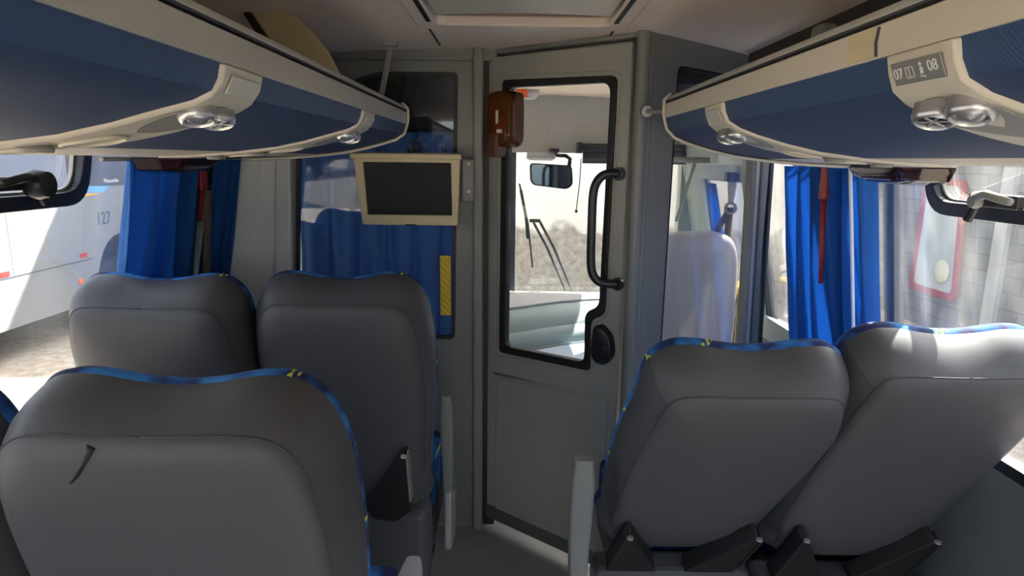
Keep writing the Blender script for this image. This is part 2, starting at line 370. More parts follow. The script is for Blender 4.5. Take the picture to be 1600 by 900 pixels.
for y, z in ((8.05, .22), (6.75, .20), (5.4, .2)):
    b = MB(); b.box(0, .008, y-7, y-7+.13, z+pz, z+pz+.055); L(b, 'red_reflector', M['red'])
b = MB(); b.lathe([(.035, 0), (.035, .015), (.02, .02)], (0, 8.0-7, -.07+pz), 'X'); L(b, 'side_marker_lamp', M['orange'], smooth=True, auto=40)
text('127', .24, (.004, 8.60-7, .67+pz), (0, 1, 0), (0, 0, 1), M['ink'], pb, 'fleet_number', sx=.85)
text('Mascarello', .075, (.009, 8.85-7, 1.17+pz), (0, 1, 0), (0, 0, 1), M['inkw'], pb, 'maker_lettering')
b = MB(); b.lathe([(.0, .0), (.36, .0), (.46, -.03), (.46, -.28), (.36, -.3), (0, -.3)], (-.05, 8.9-7, .46), 'X', 40); wh = L(b, 'wheel', M['tyre'], smooth=True, auto=35)
b = MB(); b.lathe([(.0, .02), (.08, .02), (.1, 0), (.2, -.01), (.24, .01), (.26, -.02)], (-.05, 8.9-7, .46), 'X', 32); b.build('hub', M['hub'], wh, smooth=True, auto=35)
b = MB(); b.lathe([(.0, .0), (.36, .0), (.46, -.03), (.46, -.28), (.36, -.3), (0, -.3)], (-.05, 2.5-7, .46), 'X', 40); L(b, 'wheel', M['tyre'], smooth=True, auto=35)

# litter on the ground
b = MB(); b.prism([(x, y, 0) for x, y in rpoly([(-.09, -.05), (.08, -.07), (.11, .04), (-.02, .07)], .03)], (0, 0, .012))
o = b.build('paper_scrap', M['white']); o.location = (-4.35, 5.62, -.8); tag(o, 'small white scrap of litter on the leafy ground outside the left window', 'litter')

# window reflection built as a solid red framed pane on the block wall
def pane_frame(name, c, wx, wz, thick, label):
    e = empty(name, c, 0, label, 'window')
    ou = rpoly([(-wx, -wz), (wx, -wz), (wx*.9, wz), (-wx*.75, wz)], .13, 6); inn = rpoly([(-wx*.80, -wz*.88), (wx*.84, -wz*.88), (wx*.76, wz*.9), (-wx*.58, wz*.9)], .10, 6)
    f = MB(); f.frame([(0, x, z) for x, z in ou], [(0, x, z) for x, z in inn], (.05, 0, 0)); f.build('frame', M['redpaint'], e, bevel=.006)
    f = MB(); f.prism([(.02, x, z) for x, z in inn], (.01, 0, 0)); f.build('pane', mat('pale_green_pane', (.42, .46, .43), .25, var=.2, noise=3), e)
    f = MB(); f.lathe([(.0, .0), (.15, .0), (.165, -.008), (.15, -.015), (0, -.012)], (.018, -wx*.30, -wz*.55), 'X', 28); f.build('round_badge', mat('badge_pale', (.6, .58, .42), .4), e, smooth=True)
    return e
pf = pane_frame('reflected_window', (5.93, 8.9, .51), .52, .81, .05, 'red framed pale green pane with round badge, a glass reflection built solid on the block wall')

# ================================================================== BUS SHELL
RB = -1.8  # rear end set close behind the camera to let more light in
f = MB(); f.box(-1.3, 1.3, RB, 2.45, -.10, 0); f.box(-1.3, 1.3, 2.45, 4.2, -.14, -.02); tag(f.build('floor', M['floor']), kind='structure')
# ceiling: gentle arch, extruded along Y, with the hatch opening left in
def ceil_z(x): return 1.905-.03*(abs(x)/.8)**2 if abs(x) < .86 else 1.905-.035-.5*(abs(x)-.86)
xs = [-1.16, -1.0, -.86, -.7, -.5, -.32, -.262, .30, .36, .5, .7, .86, 1.0, 1.16]
ys = [RB, 1.2, 2.02, 2.36, 4.2]
cm = MB()
for i in range(len(xs)-1):
    for j in range(len(ys)-1):
        if xs[i] >= -.27 and xs[i+1] <= .31 and j == 1: continue
        za, zb = ceil_z(xs[i]), ceil_z(xs[i+1])
        cm.hexa([(xs[i], ys[j], za), (xs[i+1], ys[j], zb), (xs[i+1], ys[j+1], zb), (xs[i], ys[j+1], za), (xs[i], ys[j], za+.09), (xs[i+1], ys[j], zb+.09), (xs[i+1], ys[j+1], zb+.09), (xs[i], ys[j+1], za+.09)])
tag(cm.build('ceiling', M['ceil']), kind='structure')
r = MB(); r.box(-1.25, 1.25, RB, 4.2, 2.03, 2.08); tag(r.build('trim_6', M['shell']), kind='structure')
# ceiling seams
for i, x in enumerate((-.262, .30)):
    b = MB(); z = ceil_z(x); b.box(x-.003, x+.003, 2.02, 2.36, z-.003, z+.001); tag(b.build('trim_%d' % (7+i), M['seam']), kind='structure')
b = MB(); b.tube([(.28, 2.25, 1.904), (.45, 2.30, 1.897), (.9, 2.40, 1.868)], .004, 6); tag(b.build('trim_9', M['seam']), kind='structure')
# ceiling air unit
ac = empty('ceiling_air_grille', (.02, 1.62, 1.905), 0, 'cream ceiling ventilation housing with curved slot above the aisle', 'vent')
ou = rpoly([(-.31, -.45), (.31, -.45), (.31, .43), (-.31, .43)], .06); inn = rpoly([(-.25, -.40), (.25, -.40), (.25, .36), (-.25, .36)], .04)
b = MB(); b.frame([(x, y, -.012) for x, y in ou], [(x, y, -.012) for x, y in inn], (0, 0, .03)); b.build('rim', M['ceil'], ac, bevel=.006)
b = MB(); b.box(-.29, .29, -.42, .41, .05, .07); b.build('recess_back', mat('recess_bluish_grey', (.22, .22, .23), .7), ac)  # bluish grey back of the recess
b = MB(); b.loft([[(-.24, -.39, z0), (.24, -.39, z0), (.235, .19, z0), (.12, .165, z0), (0, .155, z0), (-.12, .165, z0), (-.235, .19, z0)] for z0 in (-.02, .01)]); b.build('cover_panel', M['cream'], ac, bevel=.005)
b = MB(); b.loft([[(x*k, .22+(y-.22)*k, z) for x, y in rpoly([(-.14, .17), (.14, .17), (.10, .25), (-.10, .25)], .03)] for k, z in ((1, .045), (.9, .02), (.6, .012))]); b.build('handle_bulge', M['podgrey'], ac, smooth=True, auto=50)
for x in (-.265, .265):
    b = MB(); b.box(x-.006, x+.006, -.38, .30, -.015, .02); b.build('slot', M['dark'], ac)

# side walls
def side_wall(sgn, name):
    w = MB()
    def seg(y0, y1, z0, z1, t=.05):
        a, b = side(sgn, y0, z0), side(sgn, y0, z1); o = Vector((sgn*t, 0, 0)); d = Vector((0, y1-y0, 0))
        w.hexa([a, a+o, a+o+d, a+d, b, b+o, b+o+d, b+d])
    def low(y0, y1): w.box(*(sorted((sgn*XW(.78), sgn*(XW(.78)+.05)))), y0, y1, -.1, .78)
    low(RB, 4.2)
    seg(RB, 4.2, 1.64, 2.05); seg(RB, RB+.3, .78, 1.64)
    seg(2.02 if sgn < 0 else 2.08, 2.36 if sgn < 0 else 2.24, .78, 1.64)
    seg(2.50, 3.06, .78, 1.64) if sgn < 0 else seg(2.97, 3.06, .78, 1.64)
    if sgn > 0:
        seg(3.06, 3.78, 1.43, 1.64); seg(3.78, 4.2, .78, 1.64)
    else: seg(3.9, 4.2, .78, 1.64)
    return tag(w.build(name, M['sidewall'] if sgn < 0 else M['sidewall']), kind='structure')
side_wall(-1, 'wall_left'); side_wall(1, 'wall_right')
# right cab side lining, pale green
b = MB()
for (y0, y1, z0, z1) in ((2.97, 3.06, .8, 1.64), (3.06, 3.72, 1.42, 1.64), (3.72, 4.15, .7, 1.64), (2.6, 4.1, -.02, .80)):
    a, c = side(1, y0, z0, .02), side(1, y0, z1, .02); o = Vector((.018, 0, 0)); d = Vector((0, y1-y0, 0)); b.hexa([a, a+o, a+o+d, a+d, c, c+o, c+o+d, c+d])
tag(b.build('trim_10', M['cabgreen']), kind='structure')
rr = MB()
rr.box(-1.24, 1.24, RB-.05, RB, -.1, .62); rr.box(-1.24, -1.15, RB-.05, RB, .62, 1.98); rr.box(1.15, 1.24, RB-.05, RB, .62, 1.98); rr.box(-1.2, 1.2, RB-.05, RB, 1.98, 2.05)
e = empty('window_11', (0, 0, 0), kind='structure'); b = MB(); b.box(-1.15, 1.15, RB-.03, RB-.024, .62, 1.98); b.build('rear_fill_pane', M['gdoor'], e)  # unseen rear window, made oversized to brighten ceiling and seat backs
tag(rr.build('wall_back', M['sidewall']), kind='structure')

# side windows
wn = [0]
def window(sgn, y0, y1, z0=.78, z1=1.64, m='gwin', posts=(), hop=None):
    wn[0] += 1; e = empty('window_%d' % wn[0], (0, 0, 0), 0, kind='structure')
    p = MB(); a, b_, c, d = side(sgn, y0, z0, -.028), side(sgn, y1, z0, -.028), side(sgn, y1, z1, -.028), side(sgn, y0, z1, -.028)
    p.prism([a, b_, c, d], (sgn*.005, 0, 0)); p.build('pane', M[m], e)
    fr = MB()
    ou = [side(sgn, *q, .004) for q in ((y0-.02, z0-.02), (y1+.02, z0-.02), (y1+.02, z1), (y0-.02, z1))]; inn = [side(sgn, *q, .004) for q in ((y0+.015, z0+.015), (y1-.015, z0+.015), (y1-.015, z1-.015), (y0+.015, z1-.015))]
    fr.frame(ou, inn, (sgn*.02, 0, 0)); fr.build('rubber_seal', M['navyfr'], e)
    for y in posts:
        q = MB(); a, b_ = side(sgn, y+.09, z0, -.035), side(sgn, y-.01, z1, -.035); d = Vector((0, .055, 0)); o = Vector((sgn*.03, 0, 0)); q.hexa([a, a+o, a+o+d, a+d, b_, b_+o, b_+o+d, b_+d]); q.build('outer_post', mat('post_grey', (.13, .14, .16), .6), e)
    if hop:
        h = MB(); A, B = hop
        ou = rpoly([(A, 1.385), (B, 1.385), (B, 1.63), (A, 1.63)], .075, 6); inn = rpoly([(A+.032, 1.42), (B-.032, 1.42), (B-.032, 1.60), (A+.032, 1.60)], .055, 6)
        h.frame([side(sgn, *q, .012) for q in ou], [side(sgn, *q, .012) for q in inn], (sgn*.04, 0, 0)); hf = h.build('hopper_frame', M['navyfr'], e, bevel=.004)
        h = MB(); h.frame([side(sgn, *q, -.012) for q in rpoly([(A+.025, 1.413), (B-.025, 1.413), (B-.025, 1.607), (A+.025, 1.607)], .06, 6)], [side(sgn, *q, -.012) for q in rpoly([(A+.038, 1.426), (B-.038, 1.426), (B-.038, 1.594), (A+.038, 1.594)], .05, 6)], (sgn*.01, 0, 0)); h.build('hopper_seal', M['silver'], hf)
    return e
wl = window(-1, -1.5, 2.02, posts=(.0,), hop=(.35, 1.655))
wr = window(1, -1.5, 2.08, posts=(1.905, .0), hop=(.35, 1.70))
window(-1, 2.36, 2.50); window(1, 2.24, 2.97)
window(-1, 3.06, 3.9); window(1, 3.06, 3.78, .78, 1.43)
# hopper latches
def latch(sgn, y, z, label):
    p = side(sgn, y, z, .012); e = empty('window_latch', p, 0, label, 'window latch', 'hopper window latches'); k = -sgn
    b = MB(); b.box(min(0, k*.02), max(0, k*.02), -.09, .06, -.012, .018); b.build('base_plate', M['black'], e, bevel=.005)
    ps = 1 if sgn < 0 else .5; b = MB(); b.lathe([(0, -.02*ps), (.028*ps, -.02*ps), (.034*ps, 0), (.028*ps, .022*ps), (0, .024*ps)], (k*.03, .02, .0), 'X', 24); b.build('pivot', M['black'] if sgn < 0 else M['podgrey'], e, smooth=True, auto=40)
    b = MB(); b.tube([(k*.03, .02, .01), (k*.045, -.03, .018), (k*.05, -.11, .006)], .012, 10, .008); b.build('handle', M['black'] if sgn < 0 else M['podgrey'], e, smooth=True)
    b = MB(); b.tube([(k*.02, .03, -.01), (k*.02, .05, -.045)], .010); b.build('catch', M['black'], e)
    return e
latch(-1, 1.41, 1.445, 'black lever latch on the frame of the left hopper window')
latch(1, 1.45, 1.43, 'grey and black lever latch on the frame of the right hopper window')
# grey pillars and corner panels at the partition's left end
b = MB(); b.hexa([(-1.21, 2.36, .0), (-.985, 2.44, 0), (-.985, 2.46, 0), (-1.21, 2.46, 0), (-1.045, 2.36, 1.86), (-.86, 2.44, 1.86), (-.86, 2.46, 1.86), (-1.045, 2.46, 1.86)])
tag(b.build('trim_1', M['whitep'], bevel=.008), kind='structure')
b = MB(); b.hexa([(-.976, 2.425, .0), (-.905, 2.425, 0), (-.905, 2.47, 0), (-.976, 2.47, 0), (-.865, 2.425, 1.86), (-.815, 2.425, 1.86), (-.815, 2.47, 1.86), (-.865, 2.47, 1.86)])
tag(b.build('trim_2', M['whitep'], bevel=.006), kind='structure')
for z in (1.30, 1.02): pass

# ---- partition, left panel (plane y = 2.45)
def plane_pts(A, B, pts, off=0):
    A = Vector((A[0], A[1], 0)); B = Vector((B[0], B[1], 0)); d = (B-A).normalized(); n = Vector((d.y, -d.x, 0))   # n toward the passengers
    return [A+d*s+Vector((0, 0, z))+n*off for s, z in pts], d, n
def panel_with_hole(A, B, outer, hole, thick, name, m, parent=None, off=0, bevel=.004):
    """bridges a rectangle-ish outer loop to a hole with matching point count"""
    po, d, n = plane_pts(A, B, outer, off); ph, _, _ = plane_pts(A, B, hole, off)
    mb = MB(); mb.frame(po, ph, -n*thick); return mb.build(name, m, parent, bevel=bevel)
def outer_for(hole, x0, x1, z0, z1):
    """project hole points radially to the rectangle, so counts match"""
    cx = sum(p[0] for p in hole)/len(hole); cz = sum(p[1] for p in hole)/len(hole); cx = min(max(cx, x0+.05), x1-.05)
    out = []
    for p in hole:
        dx, dz = p[0]-cx, p[1]-cz; t = 1e9
        if dx > 1e-9: t = min(t, (x1-cx)/dx)
        if dx < -1e-9: t = min(t, (x0-cx)/dx)
        if dz > 1e-9: t = min(t, (z1-cz)/dz)
        if dz < -1e-9: t = min(t, (z0-cz)/dz)
        out.append([cx+dx*t, cz+dz*t])
    for c in ((x0, z0), (x1, z0), (x1, z1), (x0, z1)):   # snap nearest to the corners
        k = min(range(len(out)), key=lambda i: (out[i][0]-c[0])**2+(out[i][1]-c[1])**2); out[k] = list(c)
    return out
PLA, PLB = (-.905, 2.45), (-.10, 2.45)
hole = rpoly([(.045, .81), (.68, .81), (.697, 1.822), (.09+.31, 1.822), (.10, 1.72)], [.02, .02, .02, .05, .12], 6)
panel_with_hole(PLA, PLB, outer_for(hole, 0, .76, .0, 1.93), hole, .035, 'wall_front', M['part']); tag(bpy.data.objects['wall_front'], kind='structure')
pw = empty('window_8', (0, 0, 0), kind='structure')
pts, d, n = plane_pts(PLA, PLB, hole, -.014); b = MB(); b.prism(pts, -n*.005); b.build('pane', M['gpart'], pw)
cx, cz = .37, 1.3
inn = [(cx+(x-cx)*.955, cz+(z-cz)*.975) for x, z in hole]
pts, d, n = plane_pts(PLA, PLB, hole, -.006); pi, _, _ = plane_pts(PLA, PLB, inn, -.006); b = MB(); b.frame(pts, pi, -n*.016); b.build('rubber_seal', M['dark'], pw)
# header and posts
b = MB(); b.box(-1.02, -.06, 2.43, 2.47, 1.86, 1.93); tag(b.build('trim_3', M['part'], bevel=.01), kind='structure')
def post(x0, x1, y0, y1, name, z1=1.92, m='part', bevel=.008):
    b = MB(); b.box(x0, x1, y0, y1, 0, z1); return tag(b.build(name, M[m], bevel=bevel, seg=3), kind='structure')
post(-.150, -.112, 2.405, 2.47, 'trim_4')
DA, DB = (-.095, 2.45), (.385, 2.07)
# right hand post of door and partition
dd = Vector((DB[0]-DA[0], DB[1]-DA[1], 0)).normalized(); nn = Vector((dd.y, -dd.x, 0))
RA, RBp = (.40, 2.05), (.95, 2.42)
dr = Vector((RBp[0]-RA[0], RBp[1]-RA[1], 0)).normalized(); nr = Vector((dr.y, -dr.x, 0))
c0 = Vector((DB[0], DB[1], 0))
b = MB(); b.tube([c0+Vector((.008, -.012, 0)), c0+Vector((.008, -.012, 1.92))], .022, 14); b.tube([c0+Vector((.03, .012, 0)), c0+Vector((.03, .012, 1.92))], .02, 12)
tag(b.build('trim_5', M['part'], smooth=True, auto=40), kind='structure')
# door header beam
hp, _, _ = plane_pts(DA, DB, [(-.02, 1.885), (.60, 1.885), (.60, 1.93), (-.02, 1.93)], .0); b = MB(); b.prism(hp, -nn*.04); tag(b.build('trim_11', M['part'], bevel=.008), kind='structure')
hp, _, _ = plane_pts(DA, DB, [(-.02, 1.84), (.60, 1.84), (.60, 1.93), (-.02, 1.93)], -.038); b = MB(); b.prism(hp, -nn*.02); tag(b.build('trim_22', M['part']), kind='structure')
b = MB(); pts, d, n = plane_pts((.40, 2.05), (.95, 2.42), [(.05, 1.60), (.66, 1.60), (.66, 1.93), (.05, 1.93)], -.06); b.prism(pts, -n*.03); tag(b.build('trim_23', M['dark']), kind='structure')
b = MB(); b.box(-.13, -.065, 2.456, 2.49, 0, 1.93); tag(b.build('trim_12', M['dark']), kind='structure')
# ---- door
door = empty('door_1', (0, 0, 0), kind='structure')
hole = rpoly([(.061, .771), (.476, .784), (.47, .972), (.526, .995), (.537, 1.776), (.066, 1.792)], [.02, .02, .03, .03, .03, .02], 5)
leaf = panel_with_hole(DA, DB, outer_for(hole, .0, .585, .055, 1.875), hole, .035, 'door_leaf', M['doorm'], door, bevel=.006)
hin = rpoly([(.090, .80), (.452, .812), (.448, .995), (.503, 1.02), (.514, 1.757), (.095, 1.765)], [.03, .03, .03, .03, .04, .03], 5)
a, _, _ = plane_pts(DA, DB, hole, .004); c, _, _ = plane_pts(DA, DB, hin, .004); b = MB(); b.frame(a, c, -nn*.030); b.build('rubber_seal', M['dark'], door, bevel=.003)
c, _, _ = plane_pts(DA, DB, hin, -.012); b = MB(); b.prism(c, -nn*.005); b.build('pane', M['gdoor'], door)
# pressed rim around glazing and lower panel
def ridge(pts2, r, name, parent, closed=True, m='doorm', off=.0):
    q, _, _ = plane_pts(DA, DB, pts2, off); b = MB(); b.tube(q+([q[0]] if closed else []), r, 8); return b.build(name, M[m], parent, smooth=True)
ex = [(.287+(x-.287)*1.05, 1.29+(z-1.29)*1.025) for x, z in hole]
ridge(ex, .004, 'glazing_rim', door)
lp = rpoly([(.045, .07), (.545, .07), (.548, .690), (.045, .668)], .03, 4)
q, _, _ = plane_pts(DA, DB, lp, 0); b = MB(); b.loft([q, [p+nn*.006 for p in plane_pts(DA, DB, [(.295+(x-.295)*.97, .375+(z-.375)*.975) for x, z in lp])[0]]]); b.build('lower_panel', M['doorm'], door, smooth=False, bevel=.002)
ridge([(.035, .678), (.548, .700), (.560, .66), (.565, .07)], .005, 'pressed_line', door, closed=False)
q, _, _ = plane_pts(DA, DB, [(.0, .045), (.585, .045), (.585, .10), (.0, .10)], .007); b = MB(); b.prism(q, -nn*.01); b.build('kick_strip', mat('kick_strip_grey', (.10, .10, .095), .5), door)
hq = [( .560, 1.470), (.535, 1.470), (.512, 1.455), (.494, 1.41), (.492, 1.30), (.494, 1.18), (.505, 1.135), (.53, 1.112), (.575, 1.11)]
offs = [.006, .03, .045, .05, .05, .05, .048, .035, .006]
q = [plane_pts(DA, DB, [p], o)[0][0] for p, o in zip(hq, offs)]; q = catmull(q, 4, False)
b = MB(); b.tube(q, .0145, 12); hd = b.build('door_handle', M['black'], door, smooth=True)
for p in (hq[0], hq[-1]):
    c = plane_pts(DA, DB, [p], .002)[0][0]; b = MB(); b.tube([c, c+nn*.012], .022, 14); b.build('handle_flange', M['black'], hd, smooth=True, auto=40)
lk = rpoly([(.495, .955), (.525, .965), (.565, .93), (.575, .865), (.545, .822), (.50, .825), (.488, .86)], .02, 5)
q = [plane_pts(DA, DB, [(.53+(x-.53)*k, .89+(z-.89)*k) for x, z in lk], o)[0] for k, o in ((1, -.01), (1, .018), (.9, .028), (.7, .032))]
b = MB(); b.loft(q); lo = b.build('door_lock', M['black'], door, smooth=True, auto=40)
c = plane_pts(DA, DB, [(.538, .885)], .03)[0][0]; b = MB(); b.tube([c, c+nn*.014], .018, 16, .014); b.build('turn_knob', M['black'], lo, smooth=True, auto=40)
for k in range(9):
    c = plane_pts(DA, DB, [(.022, .25+k*.18)], -.001)[0][0]; b = MB(); b.tube([c, c+nn*.004], .005, 8); b.build('rivet', M['podgrey'], door)
# ---- partition, right panel
hole = rpoly([(.137, .70), (.60, .70), (.56, 1.80), (.143, 1.812)], [.02, .02, .04, .03], 6)
o = panel_with_hole(RA, RBp, outer_for(hole, .0, .665, .0, 1.93), hole, .035, 'wall_front_right', M['part']); tag(o, kind='structure')
pr = empty('window_9', (0, 0, 0), kind='structure')
pts, d, n = plane_pts(RA, RBp, hole, -.014); b = MB(); b.prism(pts, -n*.005); b.build('pane', M['gpartr'], pr)
inn = [(.145+(x-.145)*.985+.012, 1.25+(z-1.25)*.985) for x, z in hole]
a, _, _ = plane_pts(RA, RBp, hole, -.006); c, _, _ = plane_pts(RA, RBp, inn, -.006); b = MB(); b.frame(a, c, -n*.016); b.build('rubber_seal', M['dark'], pr)
# metal strips at the outer end of the right partition
for i, (s, w_) in enumerate(((.545, .012), (.565, .02), (.60, .03), (.65, .02))):
    q = [plane_pts(RA, RBp, p, .006)[0][0] for p in ([(s-.0, 1.85)], [(s+.05, .6)])]
    b = MB(); b.hexa([q[1], q[1]+dr*w_, q[1]+dr*w_-nr*.03, q[1]-nr*.03, q[0], q[0]+dr*w_, q[0]+dr*w_-nr*.03, q[0]-nr*.03]); tag(b.build('trim_%d' % (13+i), M[('podgrey', 'silver', 'part', 'navyfr')[i]], bevel=.003), kind='structure')
# door-to-rack tie bolt
e = empty('grab_bolt', (.405, 2.03, 1.66), 0, 'small round-headed bolt joining the front post to the right rack end', 'bolt')
b = MB(); b.lathe([(0, -.016), (.017, -.016), (.02, -.004), (.014, .006), (0, .008)], (0, 0, 0), 'Y', 20); b.build('ring_head', M['chrome'], e, smooth=True, auto=50)
b = MB(); b.tube([(0, -.01, 0), (.02, -.08, -.005), (.045, -.145, -.012)], .007); b.build('stem', M['podgrey'], e, smooth=True)

# ================================================================== CAB
def cab():
    # windscreen frame
    b = MB(); b.box(-1.12, 1.12, 4.08, 4.14, 1.557, 2.05); b.box(-1.2, 1.2, 4.10, 4.2, -.8, .62); tag(b.build('wall_windscreen', M['cabwhite']), kind='structure')
    e = empty('window_10', (0, 0, 0), kind='structure')
    b = MB(); b.box(-1.08, 1.08, 4.16, 4.166, .62, 1.56); b.build('windscreen_pane', glass('windscreen_glass', (.98, .99, .99), .03, .01), e)
    b = MB(); b.box(-.028, .017, 4.13, 4.19, .60, 1.56); b.build('centre_bar', mat('bar_slate', (.07, .08, .10), .5), e)
    for s in (-1, 1):
        b = MB(); b.box(min(s*1.06, s*1.14), max(s*1.06, s*1.14), 4.1, 4.2, .6, 2.05); b.build('corner_post', M['cabgreen'], e)
    # dash
    path = [(-1.08, 3.1), (-.6, 3.15), (-.25, 3.27), (.05, 3.44), (.3, 3.60), (.6, 3.70), (1.1, 3.74)]
    path = [p[:2] for p in catmull([(x, y, 0) for x, y in path], 4, False)]
    prof = [(.0, .30), (.0, .455), (.010, .495), (.035, .525), (.08, .545), (.095, .548), (.105, .560), (.14, .590), (.20, .615), (.30, .635)]
    e = empty('dashboard', (0, 4.05, 0), 0, 'pale teal curved dashboard below the windscreen, seen through the door glass', 'dashboard')
    rings = []
    for x, y in path:
        rings.append([(x, y+dy-4.05, z) for dy, z in prof]+[(x, .03, .66), (x, .03, .30)])
    b = MB(); b.loft(rings); b.build('body', M['dashteal'], e, smooth=True, auto=30)
    b = MB(); b.loft([[(x, y+.31-4.05, .636), (x, y+.31-4.05, .648), (x, .03, .675), (x, .03, .655)] for x, y in path]); b.build('top_shelf', M['dashtop'], e, bevel=.004)
    e2 = empty('engine_cover', (.1, 3.10, -.02), 0, 'pale blue rounded cover on the cab floor in front of the dashboard', 'cover')
    rings = []
    for k in range(9):
        t = k/8; x = -.45+.98*t; yb = [q0[1]+(q1[1]-q0[1])*((x+.1)-q0[0])/(q1[0]-q0[0]) for q0, q1 in zip(path, path[1:]) if q0[0] <= x+.1 <= q1[0]][0]-3.10-.02
        rings.append([(x, -.35, 0), (x, yb-.02, 0), (x, yb, .47), (x, yb-.04, .49), (x, -.30, .47), (x, -.35, .43)])
    b = MB(); b.loft(rings); b.build('lid', M['engine'], e2, smooth=True, auto=30, bevel=.01)
    b = MB(); b.tube([(x-.1, y-3.10-.045, .492) for x, y in path if -.3 < x < .6], .004); b.build('edge_trim', M['podgrey'], e2)
    # emblem-like latch on the cover
    b = MB(); b.tube([(-.12, .12, .49), (-.10, .15, .50), (-.08, .1, .49)], .006); b.build('clip', M['podgrey'], e2)
    # mirror
    e = empty('rear_view_mirror', (.22, 3.85, 1.42), 0, 'dark framed interior mirror hanging from the windscreen header, seen through the door glass', 'mirror')
    ou = rpoly([(-.125, .075), (.125, .062), (.135, -.05), (.10, -.078), (-.10, -.055), (-.12, -.03)], .025, 4)
    b = MB(); b.loft([[(x*k, y, z*k) for x, z in ou] for k, y in ((.85, .03), (1, .015), (1, -.004))]); b.build('housing', M['black'], e, smooth=True, auto=40)
    b = MB(); b.prism([(x*.92, -.005, z*.90) for x, z in ou], (0, -.003, 0)); b.build('mirror_glass', M['mirror'], e)
    b = MB(); b.tube([(.11, .01, .06), (.115, .02, .10), (.09, .03, .118), (.04, .05, .12), (.03, .06, .14)], .012); b.box(.0, .05, .04, .23, .14, .16); b.build('arm', M['black'], e, smooth=True, auto=40)
    b = MB(); b.hexa([(-1.15, 4.14, 1.60), (1.15, 4.14, 1.60), (1.1, 4.80, 1.59), (-1.1, 4.80, 1.59), (-1.15, 4.14, 1.66), (1.15, 4.14, 1.66), (1.1, 4.80, 1.62), (-1.1, 4.80, 1.62)]); tag(b.build('sun_blocker', M['shell'], bevel=.01), 'unseen added visor jutting forward above the windscreen', 'blocker')  # out of view, added to keep the sun off the dashboard
    # wipers
    e = empty('windscreen_wiper', (.05, 4.2, 1.1), 0, 'black wiper blade hanging beside the centre bar with twin arms', 'wiper')
    b = MB(); b.tube([(-.01, .01, .26), (.05, .0, -.0), (.085, .01, -.29)], .006); b.tube([(.0, .02, .22), (.04, .03, .02), (.05, .02, -.1)], .010); b.build('blade', M['black'], e)
    for dx in (0, .045):
        b = MB(); b.tube([(.08+dx, .02, .02), (.18+dx, .02, -.16), (.31+dx, .02, -.45)], .009); b.build('arm', mat('wiper_arm_grey', (.05, .05, .05), .6), e)
    b = MB(); b.tube([(.06, .015, .02), (.13, .015, .02)], .012); b.build('arm_joint', M['black'], e)
    # sun roller blind
    e = empty('sun_blind', (.65, 3.98, 1.575), 0, 'rolled black sun blind on brackets above the right half of the windscreen', 'blind')
    b = MB(); b.tube([(-.24, 0, .015), (.40, 0, .015)], .024, 14); b.build('roll', M['black'], e, smooth=True, auto=40)
    b = MB(); b.box(-.23, .40, -.006, .0, -.07, .0); b.box(-.23, .40, -.012, .006, -.08, -.068); b.build('blind_sheet', M['navyfr'], e)
    for x in (-.25, .41):
        b = MB(); b.box(x-.012, x+.012, -.03, .1, -.02, .045); b.build('bracket', M['black'], e)
    b = MB(); b.tube([(-.24, -.02, -.05), (-.245, -.02, -.2), (-.26, -.02, -.36)], .003, 6); b.lathe([(0, -.012), (.009, -.006), (.009, .006), (0, .012)], (-.26, -.02, -.37)); b.build('pull_cord', M['black'], e)
    # header lamp (white) left of mirror
    e = empty('header_lamp', (.17, 4.06, 1.545), 0, 'slim white lamp under the windscreen header left of the mirror', 'lamp')
    b = MB(); b.box(-.09, .09, -.03, .015, -.03, .012); b.build('housing', M['white'], e, bevel=.01, seg=3)
    b = MB(); b.box(-.075, .075, -.02, .012, -.036, -.028); b.build('lens', M['cream'], e, bevel=.004)
    # orange marker at top
    e = empty('warning_lamp', (.045, 3.75, 1.885), 0, 'orange and white lamp high up behind the amber dispenser', 'lamp')
    b = MB(); b.prism([(x, 0, z) for x, z in rpoly([(-.075, -.035), (.075, -.035), (.105, .0), (.075, .035), (-.075, .035)], .02)], (0, .05, 0)); b.build('housing', M['white'], e, bevel=.005)
    b = MB(); b.box(-.035, .03, -.015, .004, -.03, .03); b.build('lens', M['orange'], e, bevel=.006)
    b = MB(); b.tube([(0, .04, .03), (0, .04, .01), (0, .3, .02)], .01); b.build('bracket', M['podgrey'], e)
cab()
# passenger seat in cab with plastic cover
def back_outline(w=.25, top=.77, dip=.020, wb=.21):
    r = [(0, top-dip), (.06, top-dip*.72), (.125, top-.002), (.180, top-.008), (.222, top-.050), (w-.006, top-.13), (w, top-.24), (w-.003, top-.36), (w-(w-wb)*.35, top-.48), (w-(w-wb)*.7, top-.60), (wb, .08), (wb-.03, -.02)]
    return r+[(-x, z) for x, z in reversed(r[1:])]
def panel_outline(top=.77, w=.225, wb=.20):
    r = [(0, top-.046), (.06, top-.045), (.125, top-.044), (.170, top-.052), (w-.022, top-.088), (w-.005, top-.17), (w, top-.27), (w-.002, top-.37), (w-(w-wb)*.35, top-.48), (w-(w-wb)*.7, top-.60), (wb-.015, .09), (wb-.05, .01)]
    return r+[(-x, z) for x, z in reversed(r[1:])]
def lerp2(A, B, t): return [((1-t)*a[0]+t*b[0], (1-t)*a[1]+t*b[1]) for a, b in zip(A, B)]
def scale2(A, k, c=(0, .40)): return [(c[0]+(x-c[0])*k, c[1]+(z-c[1])*k) for x, z in A]
def inset2(A, d, c=(0, .40)):
    out = []
    for x, z in A:
        v = Vector((x-c[0], z-c[1])); l = v.length; v = v*((l-d)/l); out.append((c[0]+v.x, c[1]+v.y))
    return out
